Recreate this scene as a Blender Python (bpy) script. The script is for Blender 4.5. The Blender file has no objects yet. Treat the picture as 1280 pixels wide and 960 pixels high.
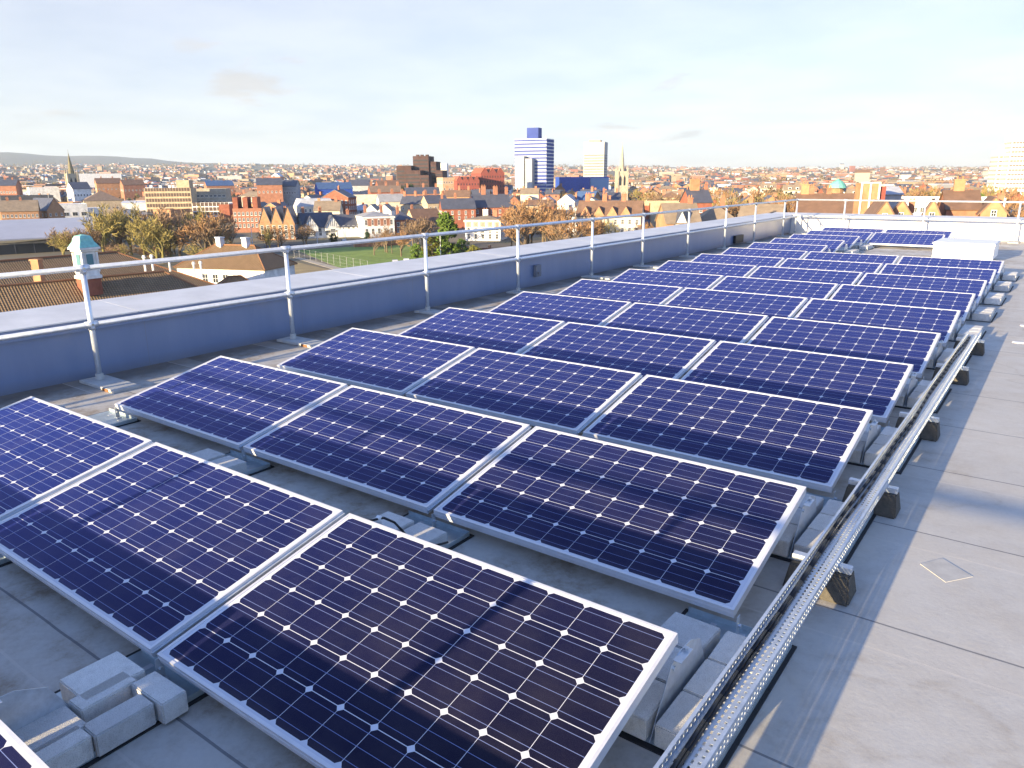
import bpy, bmesh, math, random
from mathutils import Vector, Matrix
R_ = math.radians
scene = bpy.context.scene
col = scene.collection
rng = random.Random(7)

# ------------------------------------------------------------------ camera, light, exposure
F_PX = 935.5
HAZE = 6.2e-5
CAM = Vector((0.8778, -1.1708, 1.8402))
c_r = Vector((0.8065, 0.5912, -0.0071)); c_f = Vector((-0.5712, 0.7761, -0.2671)).normalized()
c_r = (c_r - c_f * c_r.dot(c_f)).normalized(); c_u = c_r.cross(c_f)
cam_d = bpy.data.cameras.new('camera'); cam = bpy.data.objects.new('camera', cam_d); col.objects.link(cam)
cam.matrix_world = Matrix(((c_r.x, c_u.x, -c_f.x, CAM.x), (c_r.y, c_u.y, -c_f.y, CAM.y), (c_r.z, c_u.z, -c_f.z, CAM.z), (0, 0, 0, 1)))
cam_d.sensor_width = 36; cam_d.lens = 36 * F_PX / 1280
cam_d.clip_start = 0.05; cam_d.clip_end = 40000
scene.camera = cam

SUN_DIR = Vector((0.150, 1.0, -0.168)).normalized()          # the way the light travels
sun_el = math.asin(-SUN_DIR.z)
to_sun = -SUN_DIR
sun_d = bpy.data.lights.new('sun', 'SUN'); sun_d.energy = 5.0; sun_d.angle = R_(0.5); sun_d.color = (1.0, 0.80, 0.48)
sun = bpy.data.objects.new('sun', sun_d); col.objects.link(sun)
sun.rotation_euler = SUN_DIR.to_track_quat('-Z', 'Y').to_euler()

world = bpy.data.worlds.new('World'); scene.world = world; world.use_nodes = True
wn, wl = world.node_tree.nodes, world.node_tree.links
wn.clear()
w_out = wn.new('ShaderNodeOutputWorld'); w_bg = wn.new('ShaderNodeBackground')
sky = wn.new('ShaderNodeTexSky'); sky.sky_type = 'NISHITA'; sky.sun_disc = False
sky.sun_elevation = sun_el; sky.sun_rotation = math.atan2(to_sun.x, to_sun.y)
sky.air_density = 1.0; sky.dust_density = 0.3; sky.ozone_density = 3.0
w_tc = wn.new('ShaderNodeTexCoord')
w_sep = wn.new('ShaderNodeSeparateXYZ'); wl.new(w_tc.outputs['Generated'], w_sep.inputs[0])
def wmath(op, a, b=None, clamp=False):
    n = wn.new('ShaderNodeMath'); n.operation = op; n.use_clamp = clamp
    for i, v in enumerate((a, b)):
        if v is None: continue
        if isinstance(v, (int, float)): n.inputs[i].default_value = v
        else: wl.new(v, n.inputs[i])
    return n.outputs[0]
# thin high cloud on a flat layer overhead: direction / height
den = wmath('ADD', wmath('MAXIMUM', w_sep.outputs[2], 0.0), 0.11)
cx_ = wmath('DIVIDE', w_sep.outputs[0], den); cy_ = wmath('DIVIDE', w_sep.outputs[1], den)
w_comb = wn.new('ShaderNodeCombineXYZ'); wl.new(cx_, w_comb.inputs[0]); wl.new(cy_, w_comb.inputs[1])
cl = wn.new('ShaderNodeTexNoise'); cl.inputs['Scale'].default_value = 0.62; cl.inputs['Detail'].default_value = 9; cl.inputs['Roughness'].default_value = 0.58
cl.inputs['Distortion'].default_value = 0.35
wl.new(w_comb.outputs[0], cl.inputs['Vector'])
cl_r = wn.new('ShaderNodeValToRGB'); cl_r.color_ramp.elements[0].position = 0.38; cl_r.color_ramp.elements[1].position = 0.66
wl.new(cl.outputs[0], cl_r.inputs[0])
cl_s = wn.new('ShaderNodeTexNoise'); cl_s.inputs['Scale'].default_value = 1.5; cl_s.inputs['Detail'].default_value = 6
wl.new(w_comb.outputs[0], cl_s.inputs['Vector'])
cl_c = wn.new('ShaderNodeValToRGB'); cl_c.color_ramp.elements[0].position = 0.35; cl_c.color_ramp.elements[1].position = 0.65
CLOUD = 1.58
cl_c.color_ramp.elements[0].color = (0.86, 0.885, 0.92, 1); cl_c.color_ramp.elements[1].color = (1.07, 1.07, 1.07, 1)
wl.new(cl_s.outputs[0], cl_c.inputs[0])
w_sc = wn.new('ShaderNodeMixRGB'); w_sc.blend_type = 'MULTIPLY'; w_sc.inputs[0].default_value = 1; w_sc.inputs[2].default_value = (CLOUD * 1.19, CLOUD * 1.115, CLOUD * 1.03, 1)
wl.new(cl_c.outputs[0], w_sc.inputs[1])
# the cloud bank lies over the far, sunlit side of the sky; behind the camera the sky is clear and blue
side = wmath('ADD', wmath('MULTIPLY', w_sep.outputs[1], 0.9), wmath('MULTIPLY', w_sep.outputs[0], -0.55))
side_r = wn.new('ShaderNodeMapRange'); side_r.inputs[1].default_value = 0.3; side_r.inputs[2].default_value = 0.8
side_r.inputs[3].default_value = 0.05; side_r.inputs[4].default_value = 1.0; wl.new(side, side_r.inputs[0])
low_r = wn.new('ShaderNodeMapRange'); low_r.inputs[1].default_value = 0.30; low_r.inputs[2].default_value = 0.75
low_r.inputs[3].default_value = 1.0; low_r.inputs[4].default_value = 0.25; wl.new(w_sep.outputs[2], low_r.inputs[0])
hor_r = wn.new('ShaderNodeMapRange'); hor_r.inputs[1].default_value = 0.0; hor_r.inputs[2].default_value = 0.28
hor_r.inputs[3].default_value = 0.76; hor_r.inputs[4].default_value = 0.0; wl.new(w_sep.outputs[2], hor_r.inputs[0])
cov = wmath('MAXIMUM', wmath('MAXIMUM', wmath('MULTIPLY', cl_r.outputs[0], 0.92), hor_r.outputs[0]), 0.72)
fac = wmath('MULTIPLY', wmath('MULTIPLY', cov, side_r.outputs[0]), low_r.outputs[0], True)
w_mix = wn.new('ShaderNodeMixRGB'); wl.new(fac, w_mix.inputs[0]); w_tint = wn.new('ShaderNodeMixRGB'); w_tint.blend_type = 'MULTIPLY'; w_tint.inputs[0].default_value = 1; w_tint.inputs[2].default_value = (1.0, 0.92, 1.12, 1); wl.new(sky.outputs[0], w_tint.inputs[1]); wl.new(w_tint.outputs[0], w_mix.inputs[1]); wl.new(w_sc.outputs[0], w_mix.inputs[2])
wl.new(w_mix.outputs[0], w_bg.inputs[0]); w_bg.inputs[1].default_value = 0.13
wl.new(w_bg.outputs[0], w_out.inputs[0])

scene.view_settings.view_transform = 'Standard'; scene.view_settings.look = 'None'
scene.view_settings.gamma = 1.0; scene.view_settings.exposure = 1.75
scene.render.engine = 'CYCLES'
scene.cycles.max_bounces = 6; scene.cycles.diffuse_bounces = 3; scene.cycles.glossy_bounces = 3
scene.cycles.use_denoising = True

# ------------------------------------------------------------------ helpers
def ray(u, v): return c_f + c_r * ((u - 640) / F_PX) - c_u * ((v - 480) / F_PX)
def at(u, v, z):                                       # photo pixel on the level z
    d = ray(u, v); return CAM + d * ((z - CAM.z) / d.z)
def spot(u, d):                                        # ground position at distance d in the direction of photo column u
    r = ray(u, 222); h = Vector((r.x, r.y)).normalized() * d
    return Vector((CAM.x + h.x, CAM.y + h.y, 0))
def zat(u, v, d):
    r = ray(u, v); return CAM.z + r.z * d / math.hypot(r.x, r.y)
GROUND = -24.0
def ss(x): x = min(1, max(0, x)); return x * x * (3 - 2 * x)
def gz(d): return GROUND + 110 * ss((d - 800) / 7600)

def obj(name, mesh, parent=None):
    o = bpy.data.objects.new(name, mesh); col.objects.link(o)
    if parent is not None: o.parent = parent
    return o
def tag(o, label=None, cat=None, group=None, kind=None):
    if label: o['label'] = label
    if cat: o['category'] = cat
    if group: o['group'] = group
    if kind: o['kind'] = kind
    return o
def empty(name, label, cat, loc=(0, 0, 0), rz=0.0, group=None):
    o = bpy.data.objects.new(name, None); col.objects.link(o); o.empty_display_size = 0.1
    o.location = loc; o.rotation_euler = (0, 0, rz)
    return tag(o, label, cat, group)
def copy_tree(o, parent=None):
    c = o.copy(); col.objects.link(c)
    if parent is not None: c.parent = parent
    for ch in list(o.children): copy_tree(ch, c)
    return c

class MB:
    def __init__(s): s.v = []; s.f = []; s.m = []; s.uv = None
    def poly(s, pts, m=0):
        b = len(s.v); s.v += [tuple(p) for p in pts]; s.f.append(tuple(range(b, b + len(pts)))); s.m.append(m)
    def solid(s, bottom, top, m=0):                     # two rings with the same count
        b = len(s.v); n = len(bottom); s.v += [tuple(p) for p in bottom] + [tuple(p) for p in top]
        s.f.append(tuple(b + i for i in range(n - 1, -1, -1))); s.f.append(tuple(b + n + i for i in range(n)))
        for i in range(n):
            j = (i + 1) % n; s.f.append((b + i, b + j, b + n + j, b + n + i))
        s.m += [m] * (n + 2)
    def box(s, x0, x1, y0, y1, z0, z1, m=0):
        s.solid([(x0, y0, z0), (x1, y0, z0), (x1, y1, z0), (x0, y1, z0)], [(x0, y0, z1), (x1, y0, z1), (x1, y1, z1), (x0, y1, z1)], m)
    def taper(s, x0, x1, y0, y1, z0, z1, ix, iy, m=0):
        s.solid([(x0, y0, z0), (x1, y0, z0), (x1, y1, z0), (x0, y1, z0)], [(x0 + ix, y0 + iy, z1), (x1 - ix, y0 + iy, z1), (x1 - ix, y1 - iy, z1), (x0 + ix, y1 - iy, z1)], m)
    def extrude(s, pts, axis, a, b, m=0):               # pts in the other two axes
        def p(q, t):
            return (t, q[0], q[1]) if axis == 'x' else (q[0], t, q[1]) if axis == 'y' else (q[0], q[1], t)
        s.solid([p(q, a) for q in pts], [p(q, b) for q in pts], m)
    def tube(s, p0, p1, r0, r1=None, n=10, m=0):
        p0, p1 = Vector(p0), Vector(p1); r1 = r0 if r1 is None else r1
        d = (p1 - p0).normalized(); a = d.orthogonal().normalized(); b = d.cross(a)
        ring = lambda c, r: [c + a * (r * math.cos(2 * math.pi * i / n)) + b * (r * math.sin(2 * math.pi * i / n)) for i in range(n)]
        s.solid(ring(p0, r0), ring(p1, r1), m)
    def path(s, pts, r, n=8, m=0):
        for a, b in zip(pts, pts[1:]): s.tube(a, b, r, n=n, m=m)
    def mesh(s, name, mats, smooth=False, bevel=0):
        me = bpy.data.meshes.new(name); me.from_pydata(s.v, [], s.f)
        for mm in (mats if isinstance(mats, (list, tuple)) else [mats]): me.materials.append(mm)
        me.polygons.foreach_set('material_index', s.m)
        bm = bmesh.new(); bm.from_mesh(me); bmesh.ops.recalc_face_normals(bm, faces=bm.faces)
        if bevel:
            bmesh.ops.bevel(bm, geom=list(bm.edges), offset=bevel, segments=2, affect='EDGES', clamp_overlap=True)
        bm.to_mesh(me); bm.free()
        if smooth:
            me.polygons.foreach_set('use_smooth', [True] * len(me.polygons))
        me.update(); return me
    def build(s, name, mats, parent=None, smooth=False, bevel=0): return obj(name, s.mesh(name, mats, smooth, bevel), parent)

# ------------------------------------------------------------------ materials
MATS = {}
def mat(name, rgb, rough=0.7, metal=0.0, var=0.0, scale=5.0, spec=0.5, rgb2=None, bump=0.0, bscale=None, emit=None):
    if name in MATS: return MATS[name]
    m = bpy.data.materials.new(name); m.use_nodes = True; nt = m.node_tree; b = nt.nodes['Principled BSDF']
    b.inputs['Base Color'].default_value = (*rgb, 1); b.inputs['Roughness'].default_value = rough; b.inputs['Metallic'].default_value = metal
    b.inputs['Specular IOR Level'].default_value = spec
    if var or rgb2:
        tc = nt.nodes.new('ShaderNodeTexCoord'); n = nt.nodes.new('ShaderNodeTexNoise'); n.inputs['Scale'].default_value = scale; n.inputs['Detail'].default_value = 6
        n.inputs['Roughness'].default_value = 0.62
        nt.links.new(tc.outputs['Object'], n.inputs['Vector'])
        r = nt.nodes.new('ShaderNodeValToRGB'); r.color_ramp.elements[0].position = 0.3; r.color_ramp.elements[1].position = 0.7
        if rgb2 is None:
            a = tuple(max(0, c * (1 - var)) for c in rgb); c2 = tuple(min(1, c * (1 + var)) for c in rgb)
        else: a, c2 = rgb, rgb2
        r.color_ramp.elements[0].color = (*a, 1); r.color_ramp.elements[1].color = (*c2, 1)
        nt.links.new(n.outputs[0], r.inputs[0]); nt.links.new(r.outputs[0], b.inputs['Base Color'])
    if bump:
        tc = nt.nodes.new('ShaderNodeTexCoord'); n2 = nt.nodes.new('ShaderNodeTexNoise'); n2.inputs['Scale'].default_value = bscale or scale * 4; n2.inputs['Detail'].default_value = 8
        nt.links.new(tc.outputs['Object'], n2.inputs['Vector'])
        bp = nt.nodes.new('ShaderNodeBump'); bp.inputs['Strength'].default_value = bump; bp.inputs['Distance'].default_value = 0.01
        nt.links.new(n2.outputs[0], bp.inputs['Height']); nt.links.new(bp.outputs[0], b.inputs['Normal'])
    MATS[name] = m; return m
class NT:                                                # small node builder
    def __init__(s, name):
        s.m = bpy.data.materials.new(name); s.m.use_nodes = True; s.n = s.m.node_tree.nodes; s.l = s.m.node_tree.links
        s.b = s.n['Principled BSDF']; MATS[name] = s.m
    def new(s, t, **kw):
        x = s.n.new('ShaderNode' + t)
        for k, v in kw.items(): setattr(x, k, v)
        return x
    def math(s, op, a, b=None, c=None, clamp=False):
        x = s.new('Math', operation=op, use_clamp=clamp)
        for i, v in enumerate((a, b, c)):
            if v is None: continue
            if isinstance(v, (int, float)): x.inputs[i].default_value = v
            else: s.l.new(v, x.inputs[i])
        return x.outputs[0]
    def mix(s, fac, a, b):
        x = s.new('MixRGB')
        for i, v in enumerate((fac, a, b)):
            if isinstance(v, (int, float)): x.inputs[i].default_value = v
            elif isinstance(v, tuple): x.inputs[i].default_value = (*v, 1)
            else: s.l.new(v, x.inputs[i])
        return x.outputs[0]
    def noise(s, vec, scale, detail=5, rough=0.6, out=0):
        x = s.new('TexNoise'); x.inputs['Scale'].default_value = scale; x.inputs['Detail'].default_value = detail; x.inputs['Roughness'].default_value = rough
        if vec is not None: s.l.new(vec, x.inputs['Vector'])
        return x.outputs[out]
    def ramp(s, v, p0, p1, c0=(0, 0, 0), c1=(1, 1, 1)):
        x = s.new('ValToRGB'); x.color_ramp.elements[0].position = p0; x.color_ramp.elements[1].position = p1
        x.color_ramp.elements[0].color = (*c0, 1); x.color_ramp.elements[1].color = (*c1, 1); s.l.new(v, x.inputs[0]); return x.outputs[0]

def mat_cells():
    t = NT('solar_cells'); b = t.b
    uv = t.new('UVMap'); sep = t.new('SeparateXYZ'); t.l.new(uv.outputs[0], sep.inputs[0])
    PX, PY, MX, MY = 0.1590, 0.1580, 0.030, 0.0220
    x = t.math('DIVIDE', t.math('SUBTRACT', sep.outputs[0], MX), PX); y = t.math('DIVIDE', t.math('SUBTRACT', sep.outputs[1], MY), PY)
    fx = t.math('FRACT', x); fy = t.math('FRACT', y)
    ax = t.math('MULTIPLY', t.math('ABSOLUTE', t.math('SUBTRACT', fx, 0.5)), PX)      # metres from the cell centre
    ay = t.math('MULTIPLY', t.math('ABSOLUTE', t.math('SUBTRACT', fy, 0.5)), PY)
    inx = t.math('LESS_THAN', ax, PX / 2 - 0.0010); iny = t.math('LESS_THAN', ay, PY / 2 - 0.0014)
    cor = t.math('LESS_THAN', t.math('ADD', ax, ay), PX / 2 + PY / 2 - 0.0172)
    gx = t.math('MULTIPLY', t.math('GREATER_THAN', x, 0.0), t.math('LESS_THAN', x, 10.0))
    gy = t.math('MULTIPLY', t.math('GREATER_THAN', y, 0.0), t.math('LESS_THAN', y, 6.0))
    cell = t.math('MULTIPLY', t.math('MULTIPLY', t.math('MULTIPLY', inx, iny), cor), t.math('MULTIPLY', gx, gy))
    f3 = t.math('MULTIPLY', t.math('ABSOLUTE', t.math('SUBTRACT', t.math('FRACT', t.math('MULTIPLY', fy, 3.0)), 0.5)), PY / 3)
    bus = t.math('MULTIPLY', t.math('LESS_THAN', f3, 0.00100), t.math('MULTIPLY', gx, gy))
    fing = t.math('MULTIPLY', t.math('LESS_THAN', t.math('FRACT', t.math('MULTIPLY', x, 68.0)), 0.07), cell)
    # each cell its own slight tint
    cid = t.new('CombineXYZ'); t.l.new(t.math('FLOOR', x), cid.inputs[0]); t.l.new(t.math('FLOOR', y), cid.inputs[1])
    oi = t.new('ObjectInfo'); t.l.new(t.math('MULTIPLY', oi.outputs['Random'], 97.0), cid.inputs[2])
    wnz = t.new('TexWhiteNoise', noise_dimensions='3D'); t.l.new(cid.outputs[0], wnz.inputs[0])
    tint = t.ramp(wnz.outputs[0], 0.0, 1.0, (0.0075, 0.0068, 0.0160), (0.0110, 0.0092, 0.0220))
    panel_t = t.ramp(oi.outputs['Random'], 0.0, 1.0, (0.88, 0.90, 0.95), (1.08, 1.05, 1.05))
    mul = t.new('MixRGB', blend_type='MULTIPLY'); mul.inputs[0].default_value = 1; t.l.new(tint, mul.inputs[1]); t.l.new(panel_t, mul.inputs[2])
    lw = t.new('LayerWeight'); lw.inputs[0].default_value = 0.5
    # the blue anti-reflective film deepens towards grazing angles
    film = t.math('POWER', lw.outputs['Facing'], 2.9)
    cellc = t.mix(film, mul.outputs[0], (0.004, 0.046, 0.50))
    cellc = t.mix(t.math('MULTIPLY', fing, 0.10), cellc, (0.35, 0.35, 0.42))
    base = t.mix(cell, (0.60, 0.61, 0.66), cellc)
    base = t.mix(t.math('MULTIPLY', bus, 0.62), base, (0.26, 0.33, 0.62))
    # thin film of dust, gathered a little at the low edge
    tc = t.new('TexCoord'); dn = t.noise(tc.outputs['Object'], 3.0, 8, 0.65)
    edge = t.math('SUBTRACT', 1.0, t.math('MULTIPLY', sep.outputs[1], 14.0), clamp=True)
    dust = t.math('MULTIPLY', t.math('ADD', t.ramp(dn, 0.42, 0.78), t.math('MULTIPLY', edge, 1.6)), 0.042)
    base = t.mix(dust, base, (0.42, 0.36, 0.30))
    t.l.new(base, b.inputs['Base Color'])
    b.inputs['Roughness'].default_value = 0.5; b.inputs['Specular IOR Level'].default_value = 0.04
    b.inputs['Coat Weight'].default_value = 0.40; b.inputs['Coat IOR'].default_value = 1.25
    cr = t.ramp(t.noise(tc.outputs['Object'], 9.0, 8, 0.7), 0.3, 0.8, (0.03, 0.03, 0.03), (0.11, 0.11, 0.11)); t.l.new(cr, b.inputs['Coat Roughness'])
    return t.m
def mat_roof():
    t = NT('roof_membrane'); b = t.b
    tc = t.new('TexCoord'); P = tc.outputs['Object']; sep = t.new('SeparateXYZ'); t.l.new(P, sep.inputs[0])
    x, y = sep.outputs[0], sep.outputs[1]
    n1 = t.noise(P, 0.55, 6, 0.6); n2 = t.noise(P, 3.1, 8, 0.68); n3 = t.noise(P, 45.0, 6, 0.7)
    base = t.mix(t.ramp(n1, 0.3, 0.7), (0.48, 0.455, 0.41), (0.58, 0.55, 0.49))
    base = t.mix(t.math('MULTIPLY', t.ramp(n2, 0.45, 0.75), 0.35), base, (0.50, 0.44, 0.35))
    base = t.mix(t.math('MULTIPLY', t.ramp(n3, 0.4, 0.8), 0.22), base, (0.27, 0.27, 0.28))
    # ponding stains: brown, thick between the panel rows, faint on the walkway
    st = t.noise(P, 1.35, 9, 0.72); st2 = t.noise(P, 6.0, 7, 0.75)
    left = t.new('MapRange'); t.l.new(x, left.inputs[0]); left.inputs[1].default_value = 0.6; left.inputs[2].default_value = -0.6; left.inputs[3].default_value = 0.14; left.inputs[4].default_value = 0.72
    sm = t.math('MULTIPLY', t.math('MULTIPLY', t.ramp(st, 0.43, 0.57), t.ramp(st2, 0.33, 0.60)), left.outputs[0])
    base = t.mix(sm, base, (0.17, 0.095, 0.03))
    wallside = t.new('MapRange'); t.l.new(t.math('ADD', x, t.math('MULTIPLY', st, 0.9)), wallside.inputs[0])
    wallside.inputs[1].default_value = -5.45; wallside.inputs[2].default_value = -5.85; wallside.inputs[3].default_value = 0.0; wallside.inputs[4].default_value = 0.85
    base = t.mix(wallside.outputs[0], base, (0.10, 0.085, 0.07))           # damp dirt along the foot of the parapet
    rn = t.noise(P, 0.75, 4, 0.5)                                          # tide lines left by dried puddles
    ring = t.math('SUBTRACT', 1.0, t.math('MULTIPLY', t.math('ABSOLUTE', t.math('SUBTRACT', rn, 0.53)), 60.0), clamp=True)
    base = t.mix(t.math('MULTIPLY', t.math('MULTIPLY', ring, t.ramp(st2, 0.4, 0.65)), 0.32), base, (0.25, 0.18, 0.10))
    sc_ = t.noise(P, 17.0, 5, 0.75); base = t.mix(t.math('MULTIPLY', t.ramp(sc_, 0.60, 0.72), 0.25), base, (0.22, 0.21, 0.20))
    # sheet laps across the roof
    wob = t.math('MULTIPLY', t.math('SUBTRACT', t.noise(P, 0.8, 3), 0.5), 0.03)
    yy = t.math('ADD', y, wob)
    fr = t.math('FRACT', t.math('DIVIDE', t.math('SUBTRACT', yy, 0.955), 1.035))
    seam = t.math('LESS_THAN', fr, 0.011)
    lap = t.math('MULTIPLY', t.math('GREATER_THAN', fr, 0.80), t.math('LESS_THAN', fr, 0.812))
    band = t.math('GREATER_THAN', fr, 0.812)
    base = t.mix(t.math('MULTIPLY', band, 0.20), base, (0.50, 0.45, 0.38))
    base = t.mix(t.math('MULTIPLY', lap, 0.5), base, (0.58, 0.53, 0.46))
    base = t.mix(t.math('MULTIPLY', seam, 0.7), base, (0.09, 0.09, 0.10))
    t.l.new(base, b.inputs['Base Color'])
    t.l.new(t.ramp(n2, 0.3, 0.7, (0.5, 0.5, 0.5), (0.75, 0.75, 0.75)), b.inputs['Roughness']); b.inputs['Specular IOR Level'].default_value = 0.4
    h = t.math('ADD', t.math('MULTIPLY', n3, 0.25), t.math('ADD', t.math('MULTIPLY', n2, 0.8), t.math('MULTIPLY', band, 0.25)))
    bp = t.new('Bump'); bp.inputs['Strength'].default_value = 0.4; bp.inputs['Distance'].default_value = 0.007
    t.l.new(h, bp.inputs['Height']); t.l.new(bp.outputs[0], b.inputs['Normal'])
    return t.m
def mat_concrete():
    t = NT('block_concrete'); b = t.b; tc = t.new('TexCoord'); oi = t.new('ObjectInfo')
    P = tc.outputs['Object']; n = t.noise(P, 22, 8, 0.7); sp = t.noise(P, 260, 3, 0.6)
    base = t.mix(t.ramp(n, 0.3, 0.7), (0.70, 0.68, 0.64), (0.82, 0.80, 0.76))
    base = t.mix(t.math('MULTIPLY', t.ramp(sp, 0.5, 0.66), 0.38), base, (0.24, 0.22, 0.20)); base = t.mix(t.math('MULTIPLY', t.ramp(t.noise(P, 9.0, 6, 0.7), 0.52, 0.7), 0.35), base, (0.30, 0.26, 0.20))
    k = t.ramp(oi.outputs['Random'], 0, 1, (0.8, 0.8, 0.8), (1.1, 1.09, 1.06))
    mu = t.new('MixRGB', blend_type='MULTIPLY'); mu.inputs[0].default_value = 1; t.l.new(base, mu.inputs[1]); t.l.new(k, mu.inputs[2])
    t.l.new(mu.outputs[0], b.inputs['Base Color']); b.inputs['Roughness'].default_value = 0.9
    bp = t.new('Bump'); bp.inputs['Strength'].default_value = 0.9; bp.inputs['Distance'].default_value = 0.006; t.l.new(t.math('ADD', sp, t.math('MULTIPLY', n, 0.8)), bp.inputs['Height']); t.l.new(bp.outputs[0], b.inputs['Normal'])
    return t.m
def mat_metal(name, rgb, rough, metal, var=0.2, scale=14):
    t = NT(name); b = t.b; tc = t.new('TexCoord'); n = t.noise(tc.outputs['Object'], scale, 7, 0.65)
    a = tuple(c * (1 - var) for c in rgb); c2 = tuple(min(1, c * (1 + var)) for c in rgb)
    t.l.new(t.ramp(n, 0.3, 0.7, a, c2), b.inputs['Base Color']); b.inputs['Metallic'].default_value = metal
    t.l.new(t.ramp(n, 0.3, 0.7, (rough * 0.8,) * 3, (rough * 1.25,) * 3), b.inputs['Roughness'])
    return t.m
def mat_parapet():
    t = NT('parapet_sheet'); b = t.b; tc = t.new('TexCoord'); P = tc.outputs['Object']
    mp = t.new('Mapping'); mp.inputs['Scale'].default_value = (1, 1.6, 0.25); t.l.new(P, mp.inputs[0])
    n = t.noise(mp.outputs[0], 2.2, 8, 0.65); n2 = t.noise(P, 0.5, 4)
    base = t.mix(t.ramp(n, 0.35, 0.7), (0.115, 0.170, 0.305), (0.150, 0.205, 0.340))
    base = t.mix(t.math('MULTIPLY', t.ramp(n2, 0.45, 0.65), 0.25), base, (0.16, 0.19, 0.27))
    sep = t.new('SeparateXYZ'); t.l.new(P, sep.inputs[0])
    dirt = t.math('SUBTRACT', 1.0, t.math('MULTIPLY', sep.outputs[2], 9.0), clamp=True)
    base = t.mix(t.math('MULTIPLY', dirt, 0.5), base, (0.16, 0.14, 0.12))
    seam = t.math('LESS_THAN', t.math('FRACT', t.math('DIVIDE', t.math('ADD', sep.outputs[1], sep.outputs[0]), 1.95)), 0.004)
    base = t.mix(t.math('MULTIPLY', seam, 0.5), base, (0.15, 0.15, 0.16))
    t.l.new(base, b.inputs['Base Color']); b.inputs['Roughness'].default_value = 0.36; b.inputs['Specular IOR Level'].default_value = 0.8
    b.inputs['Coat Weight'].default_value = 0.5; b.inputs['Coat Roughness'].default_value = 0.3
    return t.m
def mat_tile(name, a, b2, per=0.30, axis='x'):            # rounded pantiles, roll pattern along local x and course pattern down the slope
    t = NT(name); b = t.b; tc = t.new('TexCoord'); sep = t.new('SeparateXYZ'); t.l.new(tc.outputs['Object'], sep.inputs[0])
    uv = t.new('UVMap'); sp = t.new('SeparateXYZ'); t.l.new(uv.outputs[0], sp.inputs[0])
    wx = t.math('SINE', t.math('MULTIPLY', sp.outputs[0], 2 * math.pi / per)); wy = t.math('FRACT', t.math('DIVIDE', sp.outputs[1], per * 1.15))
    n = t.noise(tc.outputs['Object'], 0.9, 6); n2 = t.noise(tc.outputs['Object'], 7.0, 3)
    base = t.mix(t.ramp(n, 0.35, 0.65), a, b2); base = t.mix(t.math('MULTIPLY', t.ramp(n2, 0.4, 0.7), 0.4), base, tuple(c * 0.45 for c in a))
    gap = t.math('MULTIPLY', t.math('LESS_THAN', wx, -0.45), 0.6)
    base = t.mix(gap, base, tuple(c * 0.3 for c in a)); base = t.mix(t.math('MULTIPLY', t.math('LESS_THAN', wy, 0.2), 0.7), base, tuple(c * 0.35 for c in a))
    t.l.new(base, b.inputs['Base Color']); b.inputs['Roughness'].default_value = 0.75
    bp = t.new('Bump'); bp.inputs['Strength'].default_value = 1.0; bp.inputs['Distance'].default_value = 0.05
    t.l.new(t.math('ADD', wx, t.math('MULTIPLY', wy, -1.0)), bp.inputs['Height']); t.l.new(bp.outputs[0], b.inputs['Normal'])
    return t.m
def mat_town():                                           # ground of the town: mottled tarmac, gardens, grass
    t = NT('town_ground'); b = t.b; tc = t.new('TexCoord'); P = tc.outputs['Object']
    n = t.noise(P, 0.022, 9, 0.7); n2 = t.noise(P, 0.09, 8, 0.7); n3 = t.noise(P, 0.0016, 6, 0.6)
    base = t.mix(t.ramp(n, 0.42, 0.58), (0.12, 0.10, 0.085), (0.17, 0.13, 0.085))
    base = t.mix(t.math('MULTIPLY', t.ramp(n2, 0.5, 0.62), 0.6), base, (0.10, 0.11, 0.04))
    base = t.mix(t.math('MULTIPLY', t.ramp(n3, 0.45, 0.6), 0.4), base, (0.17, 0.16, 0.08))
    t.l.new(base, b.inputs['Base Color']); b.inputs['Roughness'].default_value = 0.95
    return t.m
def mat_random(name, cols, rough=0.85):                   # a colour per loose piece
    t = NT(name); g = t.new('NewGeometry'); r = t.new('ValToRGB'); r.color_ramp.interpolation = 'CONSTANT'
    e = r.color_ramp.elements
    while len(e) < len(cols): e.new(0.5)
    for i, c in enumerate(cols): e[i].position = i / len(cols); e[i].color = (*c, 1)
    t.l.new(g.outputs['Random Per Island'], r.inputs[0]); t.l.new(r.outputs[0], t.b.inputs['Base Color']); t.b.inputs['Roughness'].default_value = rough
    return t.m

M_CELL = mat_cells(); M_ROOF = mat_roof(); M_BLOCK = mat_concrete()
M_ALU = mat_metal('anodised_aluminium', (0.68, 0.68, 0.70), 0.35, 0.35, 0.06)
M_GALV = mat_metal('galvanised_steel', (0.56, 0.60, 0.64), 0.40, 0.6, 0.16, 30)
M_PLATE = mat_metal('plate_steel', (0.46, 0.53, 0.56), 0.42, 0.55, 0.15, 12)
M_RAIL = mat_metal('rail_steel', (0.66, 0.69, 0.73), 0.36, 0.6, 0.10, 22)
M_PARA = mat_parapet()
M_COPE = mat('coping_sheet', (0.62, 0.62, 0.62), 0.5, 0.0, 0.12, 2.2, spec=0.4)
M_WHITEWALL = mat('white_wall_coat', (0.72, 0.69, 0.64), 0.6, 0, 0.07, 2.0)
M_RUBBER = mat('rubber', (0.075, 0.066, 0.052), 0.85, 0, 0.3, 60, bump=0.4, bscale=300)
M_BLACK = mat('black_plastic', (0.012, 0.012, 0.014), 0.45)
M_MATBLK = mat('rubber_mat', (0.02, 0.02, 0.022), 0.8)
M_WHITE = mat('white_sheet', (0.82, 0.82, 0.80), 0.5, 0, 0.03, 3)
M_RUST = mat('rusty_steel', (0.20, 0.085, 0.03), 0.9, 0, 0.5, 30)
M_PAD = mat('grey_pad', (0.42, 0.42, 0.40), 0.75, 0, 0.15, 10)

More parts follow.
